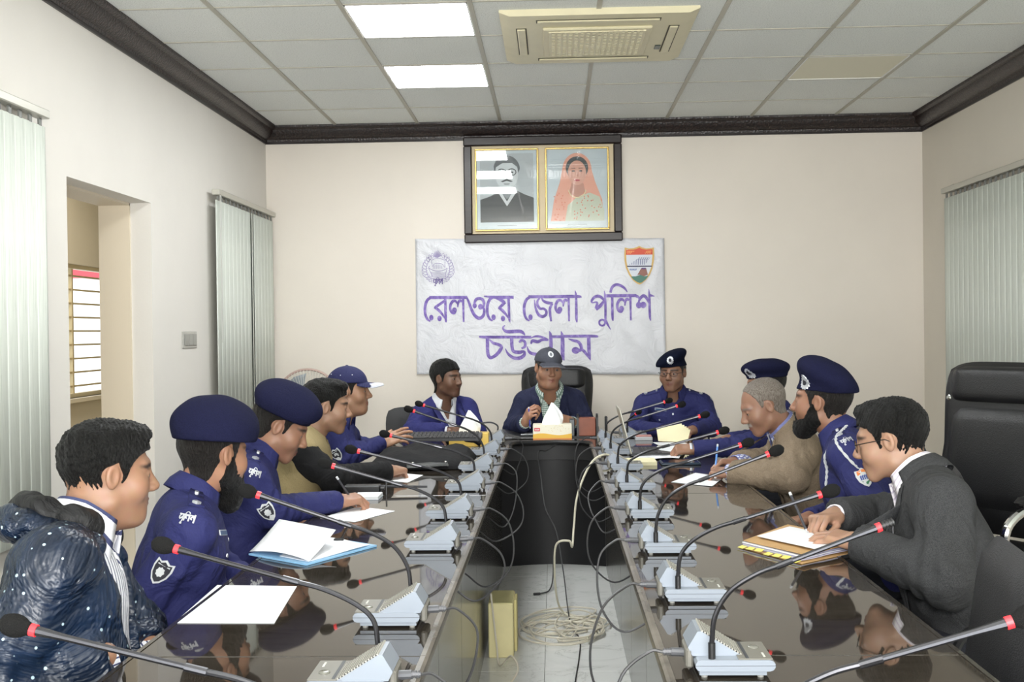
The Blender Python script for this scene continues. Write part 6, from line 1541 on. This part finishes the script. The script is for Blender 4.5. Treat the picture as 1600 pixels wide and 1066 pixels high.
# -- L5
p = Person('officer in a navy cap with a white-edged peak, farthest on the left side', (-1.05, 5.75, 1.11), 0, (-1.10, 5.72, .97), (-1.22, 5.66, .50), -8, pitch=0, skin=(.33, .18, .11), hr=.0038, o=dict(fat=1.06, stubble=.2, hair_t=.005))
p.arm(1, (-.905, 5.83, .835), E=(-1.05, 5.60, .79), pose='open', back=(-.2, -.7, .5), hdir=(.85, .3, .35)); p.arm(-1, (-.92, 6.0, .79), E=(-1.08, 6.03, .80), pose='relaxed')
p.body(); p.hair(M_hshort); p.cap(M_capn, plain('cap_white_trim', (.6, .62, .7), .6)); g, f = uniform(p, seed=6); sleeve_marks(p, g, f, 1)
# -- B1
p = Person('man in a bright navy blazer and white shirt at the far left table end', (-.675, 7.06, 1.112), -32, (-.70, 7.10, .965), (-.72, 7.30, .50), -68, pitch=0, skin=(.13, .065, .04), hr=.0036, sw=.150, o=dict(fat=.94, hair_t=.016, hair_n=1.0, stubble=.2))
p.arm(1, (-.665, 6.86, .80), E=(-.88, 6.93, .79), pose='relaxed', hdir=(.9, -.1, 0), back=(0, -.5, .9)); p.arm(-1, (-.55, 6.88, .80), E=(-.49, 7.02, .76), pose='relaxed', hdir=(-.6, -.6, 0), back=(0, -.3, .9))
p.body(); p.hair(); gs, fs_ = p.garment('white_shirt', M_whitecloth, .006, .009, noise=.001, vee=(-.09, .035)); p.collar(M_whitecloth, gs, r=.060)
g, f = p.garment('navy_blazer', M_blazer_b, .022, .0085, vee=(-.30, .062), noise=.003, neck=.068, seed=7); p.lapels(f, M_blazer_b, g, -.30, .062); p.cuffs(M_whitecloth); p.legs(reach=.30)
# -- B2
p = Person('central man in a grey cap and dark navy blazer holding a pen', (-.035, 6.98, 1.172), -74, (-.03, 7.08, 1.025), (-.03, 7.34, .52), -88, pitch=5, roll=-3, skin=(.31, .16, .10), hr=.0034, sw=.155, bulk=1.0, belly=.03,
           o=dict(fat=1.14, stubble=.2, hair_t=.006, mouth=.0022, gaze=(.15, 0)))
p.arm(1, (-.185, 6.90, .845), E=(-.255, 7.06, .80), pose='pen', back=(-.2, -.6, .7), hdir=(.25, -.35, .55)); p.arm(-1, (.115, 6.92, .84), E=(.20, 7.07, .80), pose='relaxed', back=(.1, -.7, .6), hdir=(-.7, -.4, .25))
p.body(); p.hair(M_hshort); p.cap(M_capg, None, True); gs, fs_ = p.garment('checked_shirt', M_chk, .008, .009, noise=.001, vee=(-.085, .036)); p.garment('black_undershirt', M_hoodie, .0, .010, arms=False, noise=0, neck=.054); p.collar(M_chk, gs, r=.070, gap=34)
g, f = p.garment('navy_blazer', M_blazer_d, .024, .0085, vee=(-.34, .070), noise=.004, neck=.074, seed=8); p.lapels(f, M_blazer_d, g, -.34, .070, .05); p.cuffs(M_chk, .02, .006); p.legs(reach=.30)
pen((-.150, 6.83, .815), (-.158, 6.86, .945), (.04, .05, .35), 'blue pen held upright by the central man in the grey cap')
# -- B3
p = Person('officer with glasses in a dark beret at the far right end of the table', (.745, 7.10, 1.13), -112, (.752, 7.15, 1.0), (.78, 7.36, .50), -98, pitch=2, skin=(.24, .125, .08), hr=.0036, sw=.185, bulk=1.06, o=dict(fat=1.04, stubble=.2, hair_t=.005, btilt=(27, -8), bth=1.15, bsize=.90, bc=(.008, -.004, .094), badge=(-.010, 0, .098)))
p.arm(1, (.65, 6.80, .80), E=(.50, 7.0, .79), pose='relaxed', hdir=(.6, -.6, 0), back=(0, -.5, .8)); p.arm(-1, (.83, 6.79, .80), E=(.97, 7.0, .80), pose='fist', hdir=(-.5, -.75, 0), back=(0, -.4, .9))
p.body(); p.hair(M_hshort); p.beret(M_beret2); p.glasses(.8); g, f = uniform(p, seed=9, reach=.30); front_marks(p, g, f); sleeve_marks(p, g, f, -1, True)
# -- R1
p = Person('officer in a navy beret mostly hidden behind the grey-haired man', (1.115, 6.0, 1.10), 184, (1.17, 6.0, .955), (1.30, 5.98, .50), 180, pitch=4, skin=(.28, .15, .095), hr=.0038, o=dict(btilt=(6, 2), bth=1.25, bc=(.006, -.012, .094), hair_t=.006))
p.arm(-1, (.70, 5.72, .80), E=(.93, 5.72, .81), pose='fist', hdir=(-1, .1, 0), back=(0, -.4, .9)); p.arm(1, (.95, 6.18, .80), E=(1.15, 6.28, .80), pose='relaxed', hdir=(-.9, -.3, 0))
p.body(); p.hair(M_hshort); p.beret(); g, f = uniform(p, seed=10)
W = p.arms[-1][2]; m = MB(); m.tube([(x_, y_, z_) for x_, y_, z_ in [tuple(W+A(-.020, 0, 0)-A(*p.root0)), tuple(W+A(-.004, 0, 0)-A(*p.root0))]], .031, 16, cap=False); wt = m.build('watch_strap', M_silv, p.root); wt.modifiers.new('t', 'SOLIDIFY').thickness = .003
# -- R2
p = Person('grey-haired man in a beige blazer writing at the right table', (.900, 4.9, 1.068), 186, (1.0, 4.92, .955), (1.24, 4.92, .50), 176, pitch=24, skin=(.28, .15, .10), hr=.0031, bulk=1.05, sw=.18,
           o=dict(style='bald', hair_t=.005, hair_n=.6, browc=(.25, .24, .22), moustache=(.75, (.45, .43, .40)), stubble=0., brow=.5))
p.arm(-1, (.745, 4.77, .80), E=(.965, 4.63, .80), pose='pen', back=(.1, -.3, .9), hdir=(-.75, .55, 0)); p.arm(1, (.80, 4.98, .815), E=(1.0, 5.14, .80), pose='pen', back=(.3, .3, .9), hdir=(-.9, -.25, .1))
p.body(); p.hair(M_hgrey); gs, fs_ = p.garment('plaid_shirt', M_plaid, .008, .009, noise=.001); p.collar(M_plaid, gs, r=.068)
g, f = p.garment('beige_blazer', M_beige, .026, .0082, vee=(-.32, .062), noise=.005, neck=.070, seed=11); p.lapels(f, M_beige, g, -.32, .062); p.cuffs(M_plaid, .022, .005); p.legs()
p.collar(M_beige, g, r=.082, h=.036, drop=.054, gap=58, name='coat_collar', point=0, flare=.022, z0=.016)
pen((.69, 4.90, .765), (.715, 4.97, .90), (.12, .30, .72), 'light blue pen in the hand of the grey-haired man')
# -- R3
p = Person('bearded officer in a navy beret between the beige and charcoal blazers', (.985, 4.2, 1.13), 152, (1.045, 4.17, 1.0), (1.20, 4.05, .52), 166, pitch=-2, skin=(.27, .135, .085), hr=.0031, bulk=1.05, sw=.185,
           o=dict(beard=.016, btilt=(10, 28), bth=1.5, bsize=.98, bc=(.004, -.022, .094), badge=(-.052, 0, .092)))
p.arm(-1, (.95, 3.90, .69), E=(1.12, 3.80, .68), pose='relaxed', hdir=(-.5, .8, 0)); p.arm(1, (.95, 4.25, .69), E=(1.13, 4.45, .68), pose='relaxed')
p.body(); p.o['hair_t'] = .006; p.hair(M_hshort); p.beard(); p.beret(); g, f = uniform(p, seed=12); sleeve_marks(p, g, f, -1, True)
def cord(p, g, f, pts, name, mat, r=.0032):
    O = np.array([p.N+p.r*a+p.f*b+p.up*c for a, b, c, D in pts], np.float32); H = []
    for o_, (a, b, c, D) in zip(O, pts): Dv = nrm(p.r*D[0]+p.f*D[1]+p.up*D[2]); H.append(march(f, (o_-Dv*.12)[None], Dv)[0]-Dv*.003)
    P = bez([tuple(h_-A(*p.root0)) for h_ in H], 8); 
    for k in (0, 1):
        Q = []
        for i, q in enumerate(P): ph = i*1.1+k*math.pi; Q.append((q[0]+r*.9*math.cos(ph), q[1]+r*.9*math.sin(ph), q[2]+r*.5*math.sin(ph)))
        m = MB(); m.tube(Q, r, 5); m.build(name, mat, g)
cord(p, g, f, [(-.075, -.03, -.01, (0, .2, -1)), (-.12, -.01, -.03, (.1, .1, -1)), (-.165, .01, -.04, (.3, 0, -1)), (-.20, .02, -.06, (.9, 0, -.6)), (-.22, .0, -.11, (1, .1, 0)), (-.215, -.02, -.16, (1, .3, 0))], 'whistle_cord', M_pw)
cord(p, g, f, [(-.165, .01, -.04, (.3, 0, -1)), (-.15, .06, -.06, (.2, -.8, -.6)), (-.12, .10, -.10, (0, -1, 0)), (-.10, .10, -.15, (0, -1, 0))], 'whistle_cord', M_pw)
# -- R4
p = Person('man in a charcoal tweed blazer and glasses, nearest on the right side', (.995, 3.38, 1.068), 155, (1.06, 3.31, .945), (1.20, 3.18, .50), 172, pitch=12, skin=(.33, .19, .125), hr=.003, bulk=1.06, sw=.19,
           o=dict(fat=1.02, hair_t=.014, hair_n=1.5, quiff=1, stubble=.08))
p.arm(-1, (.855, 3.20, .80), E=(1.02, 2.98, .74), pose='relaxed', back=(.0, -.2, .95), hdir=(-.75, .6, .12)); p.arm(1, (.86, 3.48, .83), E=(1.04, 3.62, .80), pose='pen', back=(.2, .3, .9), hdir=(-.75, -.6, .0))
p.body(); p.hair(); p.glasses(1.1); gs, fs_ = p.garment('fine_striped_shirt', M_str2, .010, .009, noise=.001, vee=(-.05, .025)); p.collar(M_str2, gs, r=.070, h=.055, drop=.055, z0=.012)
g, f = p.garment('charcoal_blazer', M_char, .026, .008, vee=(-.34, .066), noise=.005, neck=.072, seed=13); p.lapels(f, M_char, g, -.34, .066); p.cuffs(M_str2, .012, .004); p.legs()
p.collar(M_char, g, r=.084, h=.036, drop=.054, gap=58, name='coat_collar', point=0, flare=.022, z0=.016)
pen((.745, 3.36, .80), (.715, 3.46, .905), (.03, .03, .035), 'dark pen in the hands of the man in the charcoal blazer')
# -- chairs under everyone
for (x, y, hd, lb) in ((-1.16, 2.38, 12, 'black office chair of the man in the specked navy jacket'), (-1.14, 3.06, 12, 'black office chair of the bearded officer on the left'), (-1.03, 3.90, 12, 'black office chair of the officer writing on the left'),
                       (-1.22, 4.77, 5, 'black office chair of the khaki vest man'), (-1.24, 5.65, -5, 'black office chair of the officer in the white-edged cap'), (-.82, 7.33, -68, 'black office chair of the man in the bright navy blazer'),
                       (.78, 7.40, -98, 'black office chair of the officer with glasses'), (1.33, 5.98, 180, 'black office chair of the hidden officer on the right'), (1.27, 4.92, 176, 'black office chair of the grey-haired man'),
                       (1.13, 4.05, 166, 'black office chair of the bearded officer on the right'), (1.23, 3.18, 172, 'black office chair of the man in the charcoal blazer'),
                       (.76, 2.62, 172, 'empty black chair in the lower right corner beside the charcoal blazer'), (1.72, 3.45, 200, 'empty black chair cut by the right edge of the photo')):
    chair(x, y, hd, lb)
